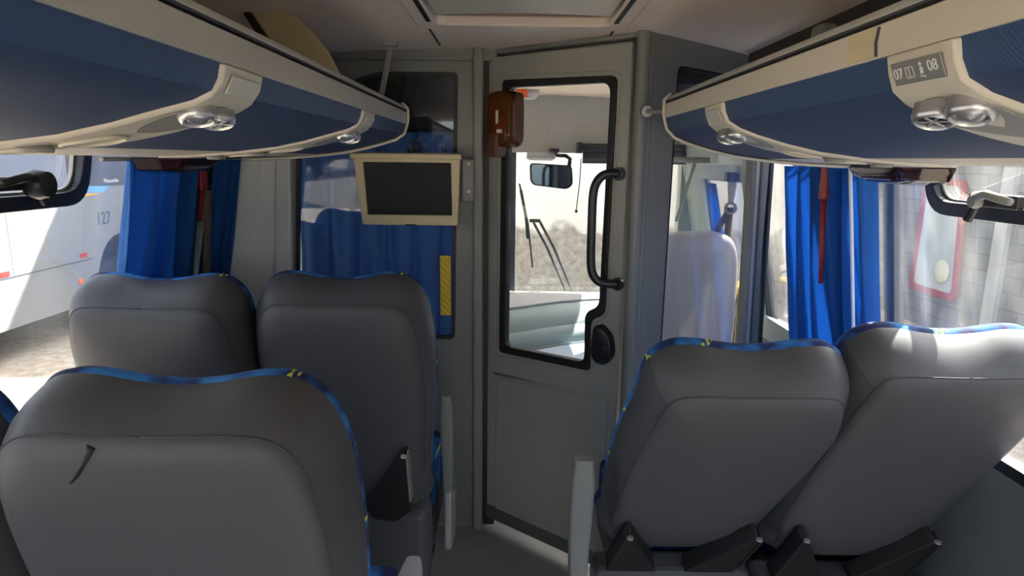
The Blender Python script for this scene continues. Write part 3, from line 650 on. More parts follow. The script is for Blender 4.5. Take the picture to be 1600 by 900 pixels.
def ring(outl, y, n=5, ybow=0):
    return [Vector((p[0], y+ybow*(p[0]/.235)**2, p[1])) for p in catmull([(x, z, 0) for x, z in outl], n)]
def seat(name, loc, rec, label, grp, armrest=0, creases=False, arm_up=True, wedge=True, bolt=0, arm_out=0, wb=.215, skew=0, arm_dy=0, arm_x=.262, diag=0, top=.77, w=.25, arm_w=.02, pt=0, bz=0):
    e = empty(name, loc, 0, label, 'seat', grp)
    pv = .42; q = Matrix.Rotation(rec, 4, 'X'); q.translation = (0, 0, pv)
    F = back_outline(wb=wb, top=top, w=w); P = panel_outline(wb=wb-.012, top=top+pt, w=w-.025)
    def sk(p): return Vector((p.x+skew*max(0, .55-p.z), p.y, p.z))
    def tf(rings): return [[q @ sk(p) for p in r] for r in rings]
    # grey back shell : from the rear panel to the flared rim
    rr_ = [ring(inset2(P, .20), -.016), ring(inset2(P, .10), -.012), ring(inset2(P, .03), -.004), ring(inset2(P, .006), .006), ring(P, .014), ring(inset2(P, -.004), .022),
           ring(lerp2(P, F, .45), .040), ring(lerp2(P, F, .78), .064), ring(lerp2(P, F, .95), .092), ring(F, .115), ring(F, .135), ring(inset2(F, .004), .145)]
    b = MB(); b.loft(tf(rr_)); b.build('backrest', M['seat'], e, smooth=True)
    # seam piping round the rear panel
    sp = ring(inset2(P, -.002), .0165, 5); 
    b = MB(); pts = [q @ sk(p) for p in sp]; b.tube(pts+[pts[0]], .0016, 6); b.build('seam_piping', M['seam'], e, smooth=True)
    # diagonal seam from the panel corner out to the rim on the aisle side
    if diag:
        n_ = len(rr_[0]); idx = 5*4 if diag > 0 else n_-5*4
        b = MB(); b.tube([q @ sk(r_[idx]) for r_ in rr_[4:11]], .0016, 6); b.build('corner_seam', M['seam'], e, smooth=True)
    # blue patterned front upholstery
    rr_ = [ring(inset2(F, .010), .112), ring(inset2(F, .0005), .128), ring(inset2(F, -.002), .141), ring(inset2(F, .006), .158), ring(inset2(F, .034), .180), ring(inset2(F, .065), .196), ring(inset2(F, .12), .190)]
    b = MB(); b.loft(tf(rr_)); b.build('front_upholstery', M['pattern'], e, smooth=True)
    # seat cushion
    c = MB(); rings = []
    for y, w_, z0, z1 in ((.04, .18, .33, .43), (.07, .20, .31, .45), (.15, .21, .30, .46), (.36, .215, .30, .475), (.43, .205, .31, .465), (.46, .18, .35, .43)):
        rings.append([Vector((x, y+.10, z)) for x, z in rpoly([(-w_, z0), (w_, z0), (w_, z1), (-w_, z1)], .035, 4)])
    c.loft(rings); c.build('cushion', M['pattern'], e, smooth=True, auto=60)
    # under-seat box and legs
    b = MB(); b.box(-.225+skew*.5, .225+skew*.5, -.05, .07, .20, .46 if not skew else .38); b.build('rear_valance', M['seat'], e, bevel=.03, seg=3)
    b = MB(); b.box(-.215, .215, -.03, .50, .20, .32); b.build('seat_base', M['seat'], e, bevel=.02, seg=3)
    for s in (-1, 1):
        b = MB(); b.box(s*.15-.02, s*.15+.02, .05, .12, .0, .23); b.box(s*.15-.02, s*.15+.02, .36, .42, .0, .23); b.box(s*.15-.03, s*.15+.03, .0, .46, .0, .02); b.build('leg', M['black'], e, bevel=.004)
    # fan-shaped dark brackets at the lower back
    if wedge:
        for s in (-1, 1):
            o_ = [(X_, Z_+bz) for X_, Z_ in ((s*.175, .275), (s*.160, .275), (s*.095, .17), (s*.04, .08), (s*.06, .035), (s*.13, .025), (s*.178, .07))]
            rg = [[Vector((x, y, z)) for x, z in rpoly(o_, .012, 3)] for y in (-.055, -.006)]
            b = MB(); b.loft(tf(rg)); wd = b.build('pivot_bracket', M['dark'], e, bevel=.004)
            b = MB(); b.loft(tf([[Vector((x, y, z+bz)) for x, z in ((s*.174, .278), (s*.180, .278), (s*.181, .11), (s*.175, .11))] for y in (-.06, -.02)])); b.build('metal_edge', M['plate'] if not skew else M['black'], wd, bevel=.002)
            b = MB(); b.lathe([(0, -.004), (.008, -.004), (.008, .002), (0, .003)], q @ sk(Vector((s*.168, -.055, .281+bz)))); b.build('cap', M['silver'] if not skew else M['plate'], wd, smooth=True, auto=40)
    if creases:
        pa = [Vector((-.060, .006, .738)), Vector((-.068, .000, .722)), Vector((-.080, -.005, .704)), Vector((-.094, -.0075, .688))]
        b = MB(); b.tube([q @ p for p in catmull(pa, 4, False)], .0062, 8, .0025); b.build('tear', M['dark'], e, smooth=True)
    def armset(s):
        xo = s*arm_x
        if arm_up:   # raised paddle, tilted a little outward
            o_ = rpoly([(.195, .30), (.235, .30), (.285, .42), (.265, .50), (.215, .505), (.20, .49), (.205, .42)], .012, 3)
        o3 = rpoly([(.13, .20), (.30, .16), (.33, .34), (.27, .45), (.17, .44)], .035, 4)
        b = MB(); b.prism([(xo-.010, y+arm_dy, z) for y, z in o3], (.024, 0, 0)); pn = b.build('armrest_support', M['armlight'], e, bevel=.008, seg=3)
        b = MB(); b.lathe([(0, -.004), (.03, -.004), (.03, .006), (.02, .010), (0, .010)], (xo+.014*s, .23+arm_dy, .36), 'X', 20); b.build('armrest_pivot', M['armgrey'], e, smooth=True, auto=40)
        if arm_up:
            rg = []
            for t, yy, zz, wy, wx in ((0, .20, .40, .036, arm_w*.8), (.2, .195, .50, .034, arm_w*.9), (.5, .175, .60, .031, arm_w), (.8, .150, .70, .026, arm_w), (1, .135, .765, .018, arm_w*.8)):
                rg.append([Vector((xo+x, yy+y+arm_dy, zz)) for x, y in rpoly([(-wx, -wy), (wx, -wy), (wx, wy), (-wx, wy)], .010, 3)])
            b = MB(); b.loft(rg); b.build('armrest', M['armgrey'], e, smooth=True, auto=50)
        else:
            rg = []
            for yy, zz, h_, w_ in ((.02, .565, .020, .020), (.08, .57, .024, .026), (.25, .565, .026, .028), (.38, .55, .020, .026), (.41, .565, .012, .018)):
                rg.append([Vector((xo+x, yy, zz+z)) for x, z in rpoly([(-w_, -h_), (w_, -h_), (w_, h_), (-w_, h_)], .012, 3)])
            b = MB(); b.loft(rg); b.build('armrest', M['armlight'], e, smooth=True, auto=50)
            b = MB(); b.box(xo+.026*s-.004, xo+.026*s+.006, .30, .36, .40, .55); b.build('yellow_strip', M['yellow'], e)
            b = MB(); b.prism([(xo-.02, y, z) for y, z in rpoly([(.06, .40), (.22, .40), (.20, .58), (.07, .58)], .02, 3)], (.03, 0, 0)); b.build('armrest_post', M['armgrey'], e, bevel=.006)
    if armrest: armset(armrest)
    if arm_out:
        rg = [[Vector((arm_out*.235+x, yy, zz+z)) for x, z in rpoly([(-.02, -.02), (.02, -.02), (.02, .02), (-.02, .02)], .01, 3)] for yy, zz in ((.0, .66), (.1, .665), (.3, .66), (.36, .65))]
        b = MB(); b.loft(rg); b.build('armrest', M['armlight'], e, smooth=True, auto=50)
    if bolt:
        c = q @ sk(Vector((bolt*.20, .05, .26))); b = MB(); b.tube([c, c+Vector((bolt*.05, -.0, 0))], .013, 14); b.build('recline_button', M['armgrey'], e, smooth=True, auto=40)
    return e
def hipY(peakY, rec): return peakY-.1*math.cos(rec)+.77*math.sin(rec)
a15 = math.radians(15)
seat('coach_seat', (-.49, hipY(.865, a15), 0), a15, 'nearest grey-backed aisle seat on the left, with a short dark crease in its back', 'grey-backed coach seats', armrest=1, pt=.020, creases=True, arm_up=False)
seat('coach_seat', (-1.0, hipY(.86, a15), 0), a15, 'nearest left window seat, only its blue edge showing at the left border', 'grey-backed coach seats', wedge=False)
seat('coach_seat', (-.472, hipY(1.72, a15), 0), a15, 'front-row left aisle seat with grey back, right behind the hanging screen', 'grey-backed coach seats', armrest=1)
seat('coach_seat', (-.95, hipY(1.665, a15), 0), a15, 'front-row left window seat with grey back, below the left blue curtain', 'grey-backed coach seats', wedge=False, w=.242)
ar = math.radians(32)
seat('coach_seat', (.535, hipY(1.33, ar), 0), ar, 'reclined grey-backed aisle seat on the right, armrest raised beside the aisle', 'grey-backed coach seats', armrest=-1, bolt=1, wb=.20, skew=-.14, arm_dy=-.27, arm_x=.345, arm_w=.03, diag=-1, top=.735, w=.24, bz=-.095)
aw = math.radians(27)
seat('coach_seat', (.985, hipY(1.36, aw), 0), aw, 'reclined right window seat with sunlight on its upper back', 'grey-backed coach seats', wb=.20, skew=-.14, arm_out=1, diag=-1, w=.235, top=.755, bz=-.095)

# cab seat with plastic cover
e = empty('cab_seat', (.86, 3.0, .0), 0, 'front companion seat under a clear plastic cover, seen through the right partition glass', 'seat')
def cabring(o_, y): return [Vector((p[0], y, p[1])) for p in catmull([(x, z, 0) for x, z in o_], 5)]
o_ = [(0, .78), (.09, .785), (.165, .76), (.20, .69), (.21, .55), (.21, .35), (.20, .1), (.18, 0), (0, -.01), (-.18, 0), (-.20, .1), (-.21, .35), (-.21, .55), (-.20, .69), (-.165, .755), (-.09, .775)]
bb = MB(); bb.loft([[Vector((v.x, v.y, v.z+.39)) for v in cabring(inset2(o_, d_), y)] for d_, y in ((.1, -.02), (.03, -.012), (.0, .02), (0, .10), (.03, .14), (.1, .15))]); bb.build('backrest', M['pattern'], e, smooth=True)
bb = MB(); bb.loft([[Vector((v.x, v.y, v.z+.39)) for v in cabring(inset2(o_, d_), y)] for d_, y in ((.09, -.034), (.02, -.026), (-.012, .02), (-.012, .10))], cap0=True, cap1=False)
def coverglass():
    m = bpy.data.materials.new('clear_plastic_cover'); m.use_nodes = True; n = m.node_tree; n.nodes.clear()
    tr = n.nodes.new('ShaderNodeBsdfTransparent'); p = n.nodes.new('ShaderNodeBsdfPrincipled'); p.inputs['Base Color'].default_value = (.62, .58, .62, 1); p.inputs['Roughness'].default_value = .3
    mx = n.nodes.new('ShaderNodeMixShader'); mx.inputs[0].default_value = .74; o = n.nodes.new('ShaderNodeOutputMaterial')
    n.links.new(tr.outputs[0], mx.inputs[1]); n.links.new(p.outputs[0], mx.inputs[2]); n.links.new(mx.outputs[0], o.inputs[0]); return m
bb.build('plastic_cover', coverglass(), e, smooth=True)
bb = MB(); bb.box(-.21, .21, .05, .50, .30, .42); bb.build('cushion', M['pattern'], e, bevel=.03, seg=3)
bb = MB(); bb.box(-.16, .16, .08, .42, -.02, .30); bb.build('pedestal', M['black'], e, bevel=.01)
# seat belt
e = empty('seat_belt', (1.045, 3.10, 1.42), 0, 'grey seat belt hanging from its pillar anchor in the cab door area', 'seat belt')
b = MB(); b.box(-.03, .03, -.02, .03, -.0, .045); b.build('slider', M['black'], e, bevel=.006)
b = MB(); b.prism([(x, -.012, z) for x, z in ((-.022, 0), (.022, 0), (.012, -.11), (-.010, -.11))], (0, .015, 0)); b.build('anchor_cover', M['cream'], e, bevel=.004)
b = MB(); b.lathe([(.018, -.006), (.030, -.006), (.030, .006), (.018, .006)], (.0, -.01, -.125), 'Y', 20, cap=False); b.build('loop', M['podgrey'], e, smooth=True)
for (x1, y1, z1) in ((-.12, .06, -.42), (.005, .06, -.60)):
    b = MB(); b.loft([[(-.018, -.012, -.12), (.014, -.012, -.12), (.014, -.009, -.12), (-.018, -.009, -.12)], [(x1-.02, y1-.012, z1), (x1+.012, y1-.012, z1), (x1+.012, y1-.009, z1), (x1-.02, y1-.009, z1)]]); b.build('webbing', M['belt'], e)
# yellow-orange grab rail beside cab seat
b = MB(); b.tube([(1.10, 3.02, .0), (1.10, 3.02, .82), (1.10, 3.05, .90), (1.14, 3.15, .92)], .012); tag(b.build('grab_rail', mat('amber_rail', (.6, .36, .05), .4), smooth=True), 'thin yellow upright rail to the right of the cab seat', 'rail')
# door arm rod
e = empty('door_arm', (1.0, 3.40, 1.50), 0, 'thin door-closer rod slanting down in the cab entrance', 'rod')
b = MB(); b.tube([(-.05, 0, .02), (-.13, .02, -.30)], .009); b.build('rod', M['silver'], e, smooth=True)
b = MB(); b.tube([(.02, 0, .02), (-.45, 0, .025)], .016); b.build('cross_shaft', M['podgrey'], e, smooth=True)
# entry side curtain strip
def curtain(name, sgn, y0, y1, z0, z1, label, xoff=.06, folds=4, amp=.03, m='curtain', flare=.02, plane='side', ph=0, xs=None, cat='curtain', grp=None, skew=0, parent=None):
    NU, NV = folds*14, 26; b = MB(); rows = []
    for j in range(NV+1):
        v = j/NV; z = z1+(z0-z1)*v; row = []
        for i in range(NU+1):
            u = i/NU
            yy = y0+(y1-y0)*u; yy += (u-.5)*flare*2*v + skew*v
            a = amp*(.55+.45*v)*math.sin(2*math.pi*folds*u+ph+.7*math.sin(3*v+u*5)) + .35*amp*math.sin(2*math.pi*folds*2.3*u+1.3+2*v)
            yy += .012*math.sin(2*math.pi*folds*u*1.0+1.2+v*2)
            if plane == 'side': row.append(Vector((sgn*(XW(z)-xoff)+a, yy, z)))
            else: row.append(Vector((yy, xoff+a, z)))
        rows.append(row)
    b.loft(rows, closed=False); o = b.build(name, M[m], parent, smooth=True, solid=.003)
    if parent is None: tag(o, label, cat, grp)
    return o
GC = 'blue side window curtains'
curtain('curtain', -1, 1.715, 2.15, .85, 1.50, 'wide blue half of the left window curtain, nearer the seats', xoff=.055, folds=4, amp=.030, flare=.004, skew=.02, grp=GC)
curtain('curtain', -1, 2.17, 2.35, .85, 1.50, 'narrow dark blue half of the left window curtain, next to the white pillar', xoff=.085, folds=3, amp=.020, ph=1, flare=.0, grp=GC)
curtain('curtain', 1, 2.05+.06, 2.36, .72, 1.50, 'blue half of the right window curtain, nearer the windscreen', xoff=.075, folds=3, amp=.032, ph=.5, flare=.02, skew=.12, grp=GC)
curtain('curtain', 1, 1.82, 2.06, .72, 1.50, 'blue half of the right window curtain, nearer the seats', xoff=.085, folds=3, amp=.034, ph=2, flare=.012, skew=.07, grp=GC)
curtain('curtain', 1, 3.42, 3.54, .95, 1.40, 'small blue curtain in the cab door window', xoff=.03, folds=2, amp=.01, flare=.0)
curtain('curtain', 0, -.88, -.20, .70, 1.615, 'blue cab curtain hanging behind the left partition glass', xoff=2.60, folds=6, amp=.028, m='curtain2', flare=.0, plane='front')
b = MB(); b.box(-.95, -.14, 2.60, 2.66, 1.615, 1.90); tag(b.build('trim_20', M['dark']), kind='structure')
b = MB(); b.tube([(-.93, 2.60, 1.62), (-.15, 2.60, 1.62)], .008); tag(b.build('curtain_rail', M['black']), 'thin black rail of the cab curtain behind the left partition', 'rail')
for sgn, y0, nm in ((-1, 1.62, 'left'), (1, 1.75, 'right')):
    b = MB(); b.tube([side(sgn, y0, 1.500, .055), side(sgn, 2.38, 1.500, .055)], .006); tag(b.build('curtain_rail', M['silver']), 'thin curtain rail under the %s rack above the window' % nm, 'rail')
# red emergency levers with straps between curtain halves
for sgn, y, nm, ln in ((-1, 2.135, 'left', .10), (1, 2.04, 'right', .27)):
    p = side(sgn, y, 1.40, .075 if sgn < 0 else .12); e = empty('emergency_lever', p, 0, 'red emergency lever between the %s curtain halves' % nm, 'lever', 'red emergency levers')
    b = MB(); b.box(-.008, .008, -.022, .022, .0, .10); b.build('mount', M['red'], e, bevel=.004)
    b = MB(); b.tube([(0, 0, .02), (sgn*.02, 0, -ln)], .009, 10, .007); b.build('bar', M['red'], e, smooth=True)
b = MB(); b.hexa([(-1.075, 2.115, .80), (-1.065, 2.115, .80), (-1.065, 2.15, .80), (-1.075, 2.15, .80), (-1.01, 2.12, 1.40), (-1.0, 2.12, 1.40), (-1.0, 2.145, 1.40), (-1.01, 2.145, 1.40)])
tag(b.build('strap', M['brown']), 'brown strap hanging below the red lever at the left window', 'strap')
b = MB(); b.tube([side(1, 1.80, 1.50, .15), side(1, 1.87, .95, .15)], .005); tag(b.build('blind_cord', M['white']), 'white vertical rod in front of the right window curtain', 'rod')

# ================================================================== LUGGAGE RACKS
def prof_rack(ax, dz=0):   # (outward distance, z) from lip down to the wall
    return [(ax+.000, 1.632+dz), (ax+.004, 1.612+dz*.8), (ax+.012, 1.594+dz*.5), (ax+.034, 1.580+dz*.3), (ax+.07, 1.566), (ax+.13, 1.549), (ax+.20, 1.534), (ax+.30, 1.522), (ax+.40, 1.514), (ax+.50, 1.510), (1.06, 1.510)]
def at_prof(P_, s, out=0):
    """point and outward normal at arc length s"""
    acc = 0
    for i in range(len(P_)-1):
        a, b = Vector(P_[i]), Vector(P_[i+1]); l = (b-a).length
        if s <= acc+l or i == len(P_)-2:
            t = (s-acc)/l; p = a.lerp(b, t); d = (b-a).normalized(); n_ = Vector((-abs(d.y), -abs(d.x))); return p+n_*out, d, n_
        acc += l
def rack(sgn, ax, y0, y1, pods, label, plates):
    e = empty('luggage_rack', (0, 0, 0), 0, label, 'luggage rack', 'overhead luggage racks')
    dz = -.011 if sgn < 0 else 0; P_ = prof_rack(ax, dz)
    def v3(p, y): return Vector((sgn*p[0], y, p[1]))
    def strip(name, m, idx, ya, yb, out=0, th=.008, parent=e, smooth=True):
        b = MB(); pts = P_[idx[0]:idx[1]+1]
        # outer skin and inner skin
        o1 = []; o2 = []
        for i, p in enumerate(pts):
            k = idx[0]+i; a = Vector(P_[max(0, k-1)]); c = Vector(P_[min(len(P_)-1, k+1)]); d = (c-a).normalized(); n_ = Vector((-abs(d.y), -abs(d.x)))
            o1.append(Vector(p)+n_*out); o2.append(Vector(p)+n_*(out-th))
        loop = o1+list(reversed(o2)); b.loft([[v3(p, ya) for p in loop], [v3(p, yb) for p in loop]]); return b.build(name, m, parent, smooth=smooth, auto=45)
    # ribbed upper blue facet + lower blue belly
    strip('blue_ribbed_strip', M['blue'], (0, 2), y0, y1)
    strip('blue_belly', M['blueplain'], (2, 7), y0, y1)
    strip('cream_underside', M['cream'], (7, 10), y0, y1, .001)
    # white fascia band and rail
    b = MB(); loop = [(ax-.004, 1.632+dz), (ax-.006, 1.650+dz), (ax-.004, 1.670+dz), (ax+.008, 1.676+dz), (ax+.03, 1.676+dz), (ax+.03, 1.632+dz)]
    b.loft([[v3(p, y0) for p in loop], [v3(p, y1) for p in loop]]); b.build('fascia', M['cream'] if sgn > 0 else M['silver'], e, smooth=True, auto=50)
    b = MB(); loop = rpoly([(ax-.006, 1.678+dz), (ax+.004, 1.692+dz), (ax+.028, 1.692+dz), (ax+.026, 1.678+dz)], .005, 3)
    b.loft([[v3(p, y0) for p in loop], [v3(p, y1) for p in loop]]); b.build('rail', M['silver'], e, smooth=True, auto=60)
    b = MB(); loop = [(ax-.0035, 1.6755+dz), (ax-.0035, 1.679+dz), (ax+.01, 1.679+dz), (ax+.01, 1.6755+dz)]
    b.loft([[v3(p, y0) for p in loop], [v3(p, y1) for p in loop]]); b.build('dark_groove', M['seam'], e)  # dark joint line between fascia and rail
    if sgn > 0:
        for yy in (.825,):
            b = MB(); loop = [(ax-.0065, 1.634), (ax-.0085, 1.650), (ax-.0065, 1.667), (ax+.0, 1.667), (ax+.0, 1.634)]
            b.loft([[v3(p, yy-.032) for p in loop], [v3(p, yy+.032) for p in loop]]); b.build('joint_cover', M['creamy'], e)
            b = MB(); b.loft([[v3((p[0]-.0004, p[1]), yy-.034) for p in loop], [v3((p[0]-.0004, p[1]), yy-.032) for p in loop]]); b.build('joint_gap', M['seam'], e)
    # shelf inside
    b = MB(); loop = [(ax+.03, 1.655), (1.05, 1.60), (1.05, 1.59), (ax+.03, 1.640)]; b.loft([[v3(p, y0) for p in loop], [v3(p, y1) for p in loop]]); b.build('shelf', M['rackin'], e)
    # end cap
    b = MB(); lp_ = [Vector(p) for p in P_]; cap = [(1.05, 1.60), (ax+.03, 1.696+dz), (ax+.008, 1.698+dz), (ax-.010, 1.68+dz), (ax-.010, 1.645+dz)]+[(at_prof(P_, s, .007)[0][0], at_prof(P_, s, .007)[0][1]) for s in [k*.03 for k in range(20)]]+[(1.05, 1.503)]
    b.loft([[v3(p, y1) for p in cap], [v3(p, y1+.012) for p in cap]]); b.build('end_cap', M['black'], e, bevel=.003)
    b = MB(); rim = [v3(p, y1) for p in cap[2:-1]]; b.tube(rim, .0045, 8); b.build('end_rim', M['cream'], e, smooth=True)
    # service panels
    for k, (ya, yb) in enumerate(pods):
        yc = (ya+yb)/2; b = MB(); NS = 26; Smax = .52; rows = []; rows2 = []
        for i in range(NS+1):
            s = Smax*i/NS; p, d, n_ = at_prof(P_, s, .006)
            hw = (yb-ya)/2*(1+.22*min(1, max(0, s-.03)/.08)*(1 if s < .2 else max(0, 1-(s-.2)/.15)))
            sh = -.0*s
            p0 = p-n_*.012
            rows.append([v3(p, yc-hw+sh), v3(p, yc+hw+sh), v3(p0, yc+hw+.004+sh), v3(p0, yc-hw-.004+sh)])
        b.loft(rows); sp = b.build('service_panel', M['cream'], e, smooth=True, auto=40, bevel=.003)
        # plate
        p, d, n_ = at_prof(P_, .021, .0065); tx = v3((d.x, d.y), 0)-v3((0, 0), 0); nv = Vector((sgn*n_.x, 0, n_.y)); upv = -tx
        hw = (yb-ya)/2*.74; xd = Vector((0, sgn*-1, 0))
        c = v3(p, yc); q = [c+xd*a*hw+upv*b2*.0125 for a, b2 in ((-1, -1), (1, -1), (1, 1), (-1, 1))]
        b = MB(); b.prism(q, nv*.0022); pl = b.build('number_plate', M['plate'] if plates[k] else M['blankplate'], sp, bevel=.001)
        if plates[k]:
            cc = c+nv*.0024; 
            text('07', .0165, cc+xd*(-hw*.74), xd, upv, M['inkw'], pl, 'seat_number', .0003)
            text('08', .0165, cc+xd*(hw*.66)+upv*.002, xd, upv, M['inkw'], pl, 'seat_number', .0003)
            b = MB()
            for (u0, u1, w0, w1) in ((-.007, -.006, -.006, .006), (-.0005, .0005, -.006, .006), (.006, .007, -.006, .006), (-.007, .007, .005, .006), (-.007, .007, -.006, -.005)):
                g0 = cc+xd*(-hw*.26); b.prism([g0+xd*u0+upv*w0, g0+xd*u1+upv*w0, g0+xd*u1+upv*w1, g0+xd*u0+upv*w1], nv*.0003)
            b.build('window_symbol', M['inkw'], pl)
            b = MB(); g0 = cc+xd*(hw*.22)
            b.prism([g0+xd*x+upv*z for x, z in ((-.003, -.004), (.002, -.004), (.003, .003), (-.002, .004))], nv*.0003)
            b.prism([g0+xd*(.0022*math.cos(t))+upv*(.0065+.0022*math.sin(t)) for t in [k2*math.pi/4 for k2 in range(8)]], nv*.0003)
            b.prism([g0+xd*x+upv*z for x, z in ((-.004, -.005), (.005, -.007), (.005, -.0085), (-.004, -.0065))], nv*.0003); b.build('person_symbol', M['inkw'], pl)
        # recessed dark oval with two vents
        def surf(s, y, out): 
            p, d, n_ = at_prof(P_, s, out); return v3(p, y)
        ov = [(.092+.058*math.cos(t)+.02, (yb-ya)*.50*math.sin(t)*(1-.25*math.cos(t))) for t in [2*math.pi*i/32 for i in range(32)]]
        b = MB(); b.loft([[surf(s, yc+y, .0066) for s, y in ov], [surf(s, yc+y, .0080) for s, y in ov]]); b.build('vent_bed', M['podgrey'], sp, smooth=False)
        for j, dy in enumerate((.031, -.031)):
            s0 = .080 if j == 0 else .077
            p, d, n_ = at_prof(P_, s0, .0075); nv = Vector((sgn*n_.x, 0, n_.y)).normalized(); c = v3(p, yc+dy)
            nv0 = nv; nv = (nv+Vector((0, -.35, -.45))).normalized(); M3 = nv.to_track_quat('Z', 'Y').to_matrix(); c = c+nv0*.004
            b = MB(); b.lathe([(.0225, -.014), (.0235, .002), (.0215, .008), (.0185, .010), (.017, .007), (.0165, .002)], c, M3=M3, n=30, cap=False); vt = b.build('air_vent' if j == 0 else 'reading_lamp', M['chrome'], sp, smooth=True, auto=50)
            if j == 0:
                b = MB(); b.lathe([(0, .003), (.017, .003), (.017, .004), (0, .004)], c, M3=M3); b.build('opening', M['dark'], vt)
                b = MB()
                for k3 in range(3):
                    aa = k3*math.pi/3; v = M3 @ Vector((math.cos(aa)*.016, math.sin(aa)*.016, 0)); b.tube([c+nv*.007-v, c+nv*.007+v], .0016, 6)
                b.build('louvre', M['chrome'], vt)
            else:
                b = MB(); b.lathe([(0, .010), (.010, .009), (.017, .004), (.017, .002), (0, .002)], c, M3=M3); b.build('lens', M['chrome'], vt, smooth=True)
        # embossed loops further down
        for s0, a_, b_ in ((.235, .040, .034), (.33, .045, .026)):
            lp2 = [surf(s0+a_*math.cos(t), yc+b_*math.sin(t), .008) for t in [2*math.pi*i/28 for i in range(29)]]
            b = MB(); b.tube(lp2, .0028, 6); b.build('embossed_loop', M['cream'], sp, smooth=True)
        for s0 in (.30, .40):
            c = surf(s0, yc-.02, .006); b = MB(); b.lathe([(0, -.008), (.020, -.008), (.022, -.003), (.018, .003)], c); b.build('call_button', M['podgrey'], sp, smooth=True, auto=50)
    return e
rack(-1, .355, -1.75, 2.15, ((-.10+.0, .02), (.81, .93), (1.545, 1.665)), 'left overhead luggage rack with blue belly and silver rail', (0, 0, 0))
rack(1, .430, -1.75, 1.86, ((.655, .770), (1.36, 1.48)), 'right overhead luggage rack with seat plates 07 and 08', (1, 0))
# hangers for the racks and divider panel
e = empty('rack_divider', (-.585, 1.80, 1.603), 0, 'curved tan divider panel rising from the left rack to the ceiling', 'panel')
cur = [(-.12, .295), (-.05, .29), (.0, .275), (.04, .24), (.08, .19), (.11, .13), (.125, .08), (.125, .03), (.02, .02), (-.02, .12), (-.06, .20), (-.10, .26)]
b = MB(); b.prism([(x, 0, z) for x, z in cur], (0, .03, 0)); b.build('sheet', M['tan'], e, bevel=.004)
b = MB(); b.tube([(-.13, -.006, .295), (-.11, -.006, .26), (-.07, -.006, .20), (-.03, -.006, .12), (.01, -.006, .03)], .010); b.build('edge_seal', M['dark'], e, smooth=True)
e = empty('rack_hanger', (-.42, 2.30, 1.80), 0, 'short grey metal strap holding up the left rack end', 'bracket')
b = MB(); b.hexa([(-.055, -.01, -.10), (-.035, -.01, -.10), (-.035, .0, -.10), (-.055, 0, -.10), (-.01, -.01, .09), (.01, -.01, .09), (.01, 0, .09), (-.01, 0, .09)]); b.build('strap', M['podgrey'], e, bevel=.003)
b = MB(); b.box(-.02, .02, -.02, .01, .085, .10); b.build('foot', M['podgrey'], e)
e = empty('rack_hanger', (.80, 1.72, 1.81), 0, 'grey clamp joining the right rack rail to the ceiling strip', 'bracket')
b = MB(); b.box(-.04, .04, -.03, .03, -.0, .045); b.build('clamp', M['podgrey'], e, bevel=.012, seg=3)
b = MB(); b.box(-.01, .01, -.01, .01, -.18, .01); b.build('stem', M['podgrey'], e)
b = MB(); 
b.hexa([(.80, -1.75, 1.83), (.92, -1.75, 1.80), (.92, 2.3, 1.80), (.80, 2.3, 1.83), (.80, -1.75, 1.88), (.92, -1.75, 1.88), (.92, 2.3, 1.88), (.80, 2.3, 1.88)])
tag(b.build('trim_21', M['rackin']), kind='structure')
# dark glossy lamp covers under the racks
for sgn, y, lab in ((-1, 1.84, 'glossy black wedge cover under the left luggage rack above the curtain'), (1, 1.60, 'glossy black wedge cover under the right luggage rack above the window')):
    e = empty('lamp_cover', (sgn*.95, y, 1.5045), 0, lab, 'cover', 'glossy covers under the racks')
    o_ = [(-.12, 0), (.12, 0), (.10, -.030), (.05, -.042), (-.05, -.042), (-.10, -.034)]
    b = MB(); b.loft([[(sgn*x, yy*k, z*k2) for yy, z in o_] for x, k, k2 in ((-.075, .92, .45), (-.055, 1, .85), (.0, 1, 1), (.06, 1, 1))]); b.build('shell', M['tinted'], e, smooth=True, auto=35, bevel=.004)
    b = MB(); b.box(*sorted((sgn*-.06, sgn*-.03)), .07, .10, -.026, -.010); b.build('bezel', M['chrome'] if sgn > 0 else M['black'], e, bevel=.003)

# ================================================================== MONITOR, DISPENSER, STICKER
e = empty('monitor', (-.377, 2.34, 1.40), 0, 'cream framed television screen hanging in front of the left partition glass', 'monitor')
def scr(k, y): return rpoly([(-.190*k, .113*k+.0), (.188*k, .113*k), (.178*k, -.125*k), (-.165*k, -.125*k)], .008, 3)
ou = scr(1, 0); inn = rpoly([(-.155, .097), (.155, .097), (.158, -.088), (-.145, -.088)], .004, 3)
b = MB(); b.frame([(x, -.035, z) for x, z in ou], [(x, -.035, z) for x, z in inn], (0, .03, 0)); b.build('bezel', M['creamy'], e, bevel=.004)
b = MB(); b.prism([(x, -.026, z) for x, z in inn], (0, .02, 0)); b.build('screen', M['screen'], e)
b = MB(); b.loft([[(x*k, y, z*k+.0) for x, z in ou] for k, y in ((1, -.006), (.95, .02), (.7, .04))]); b.build('rear_housing', M['cream'], e, bevel=.004)
b = MB(); b.prism([(x, -.045, z) for x, z in ((-.200, .108), (.192, .108), (.192, .128), (-.200, .128))], (0, .07, 0)); b.build('top_lip', M['creamy'], e, bevel=.005)
b = MB(); b.prism([(x, -.04, z) for x, z in ((-.198, .128), (.190, .128), (.190, .131), (-.198, .131))], (0, .06, 0)); b.build('top_tray', M['black'], e)
b = MB(); b.box(-.008, .03, -.038, -.030, -.126, -.121); b.build('control_slot', M['dark'], e)
c_ = [(.0+.022*math.cos(t)+.03, -.01, .150+.026*math.sin(t)) for t in [math.pi*2*k/14 for k in range(13)]]
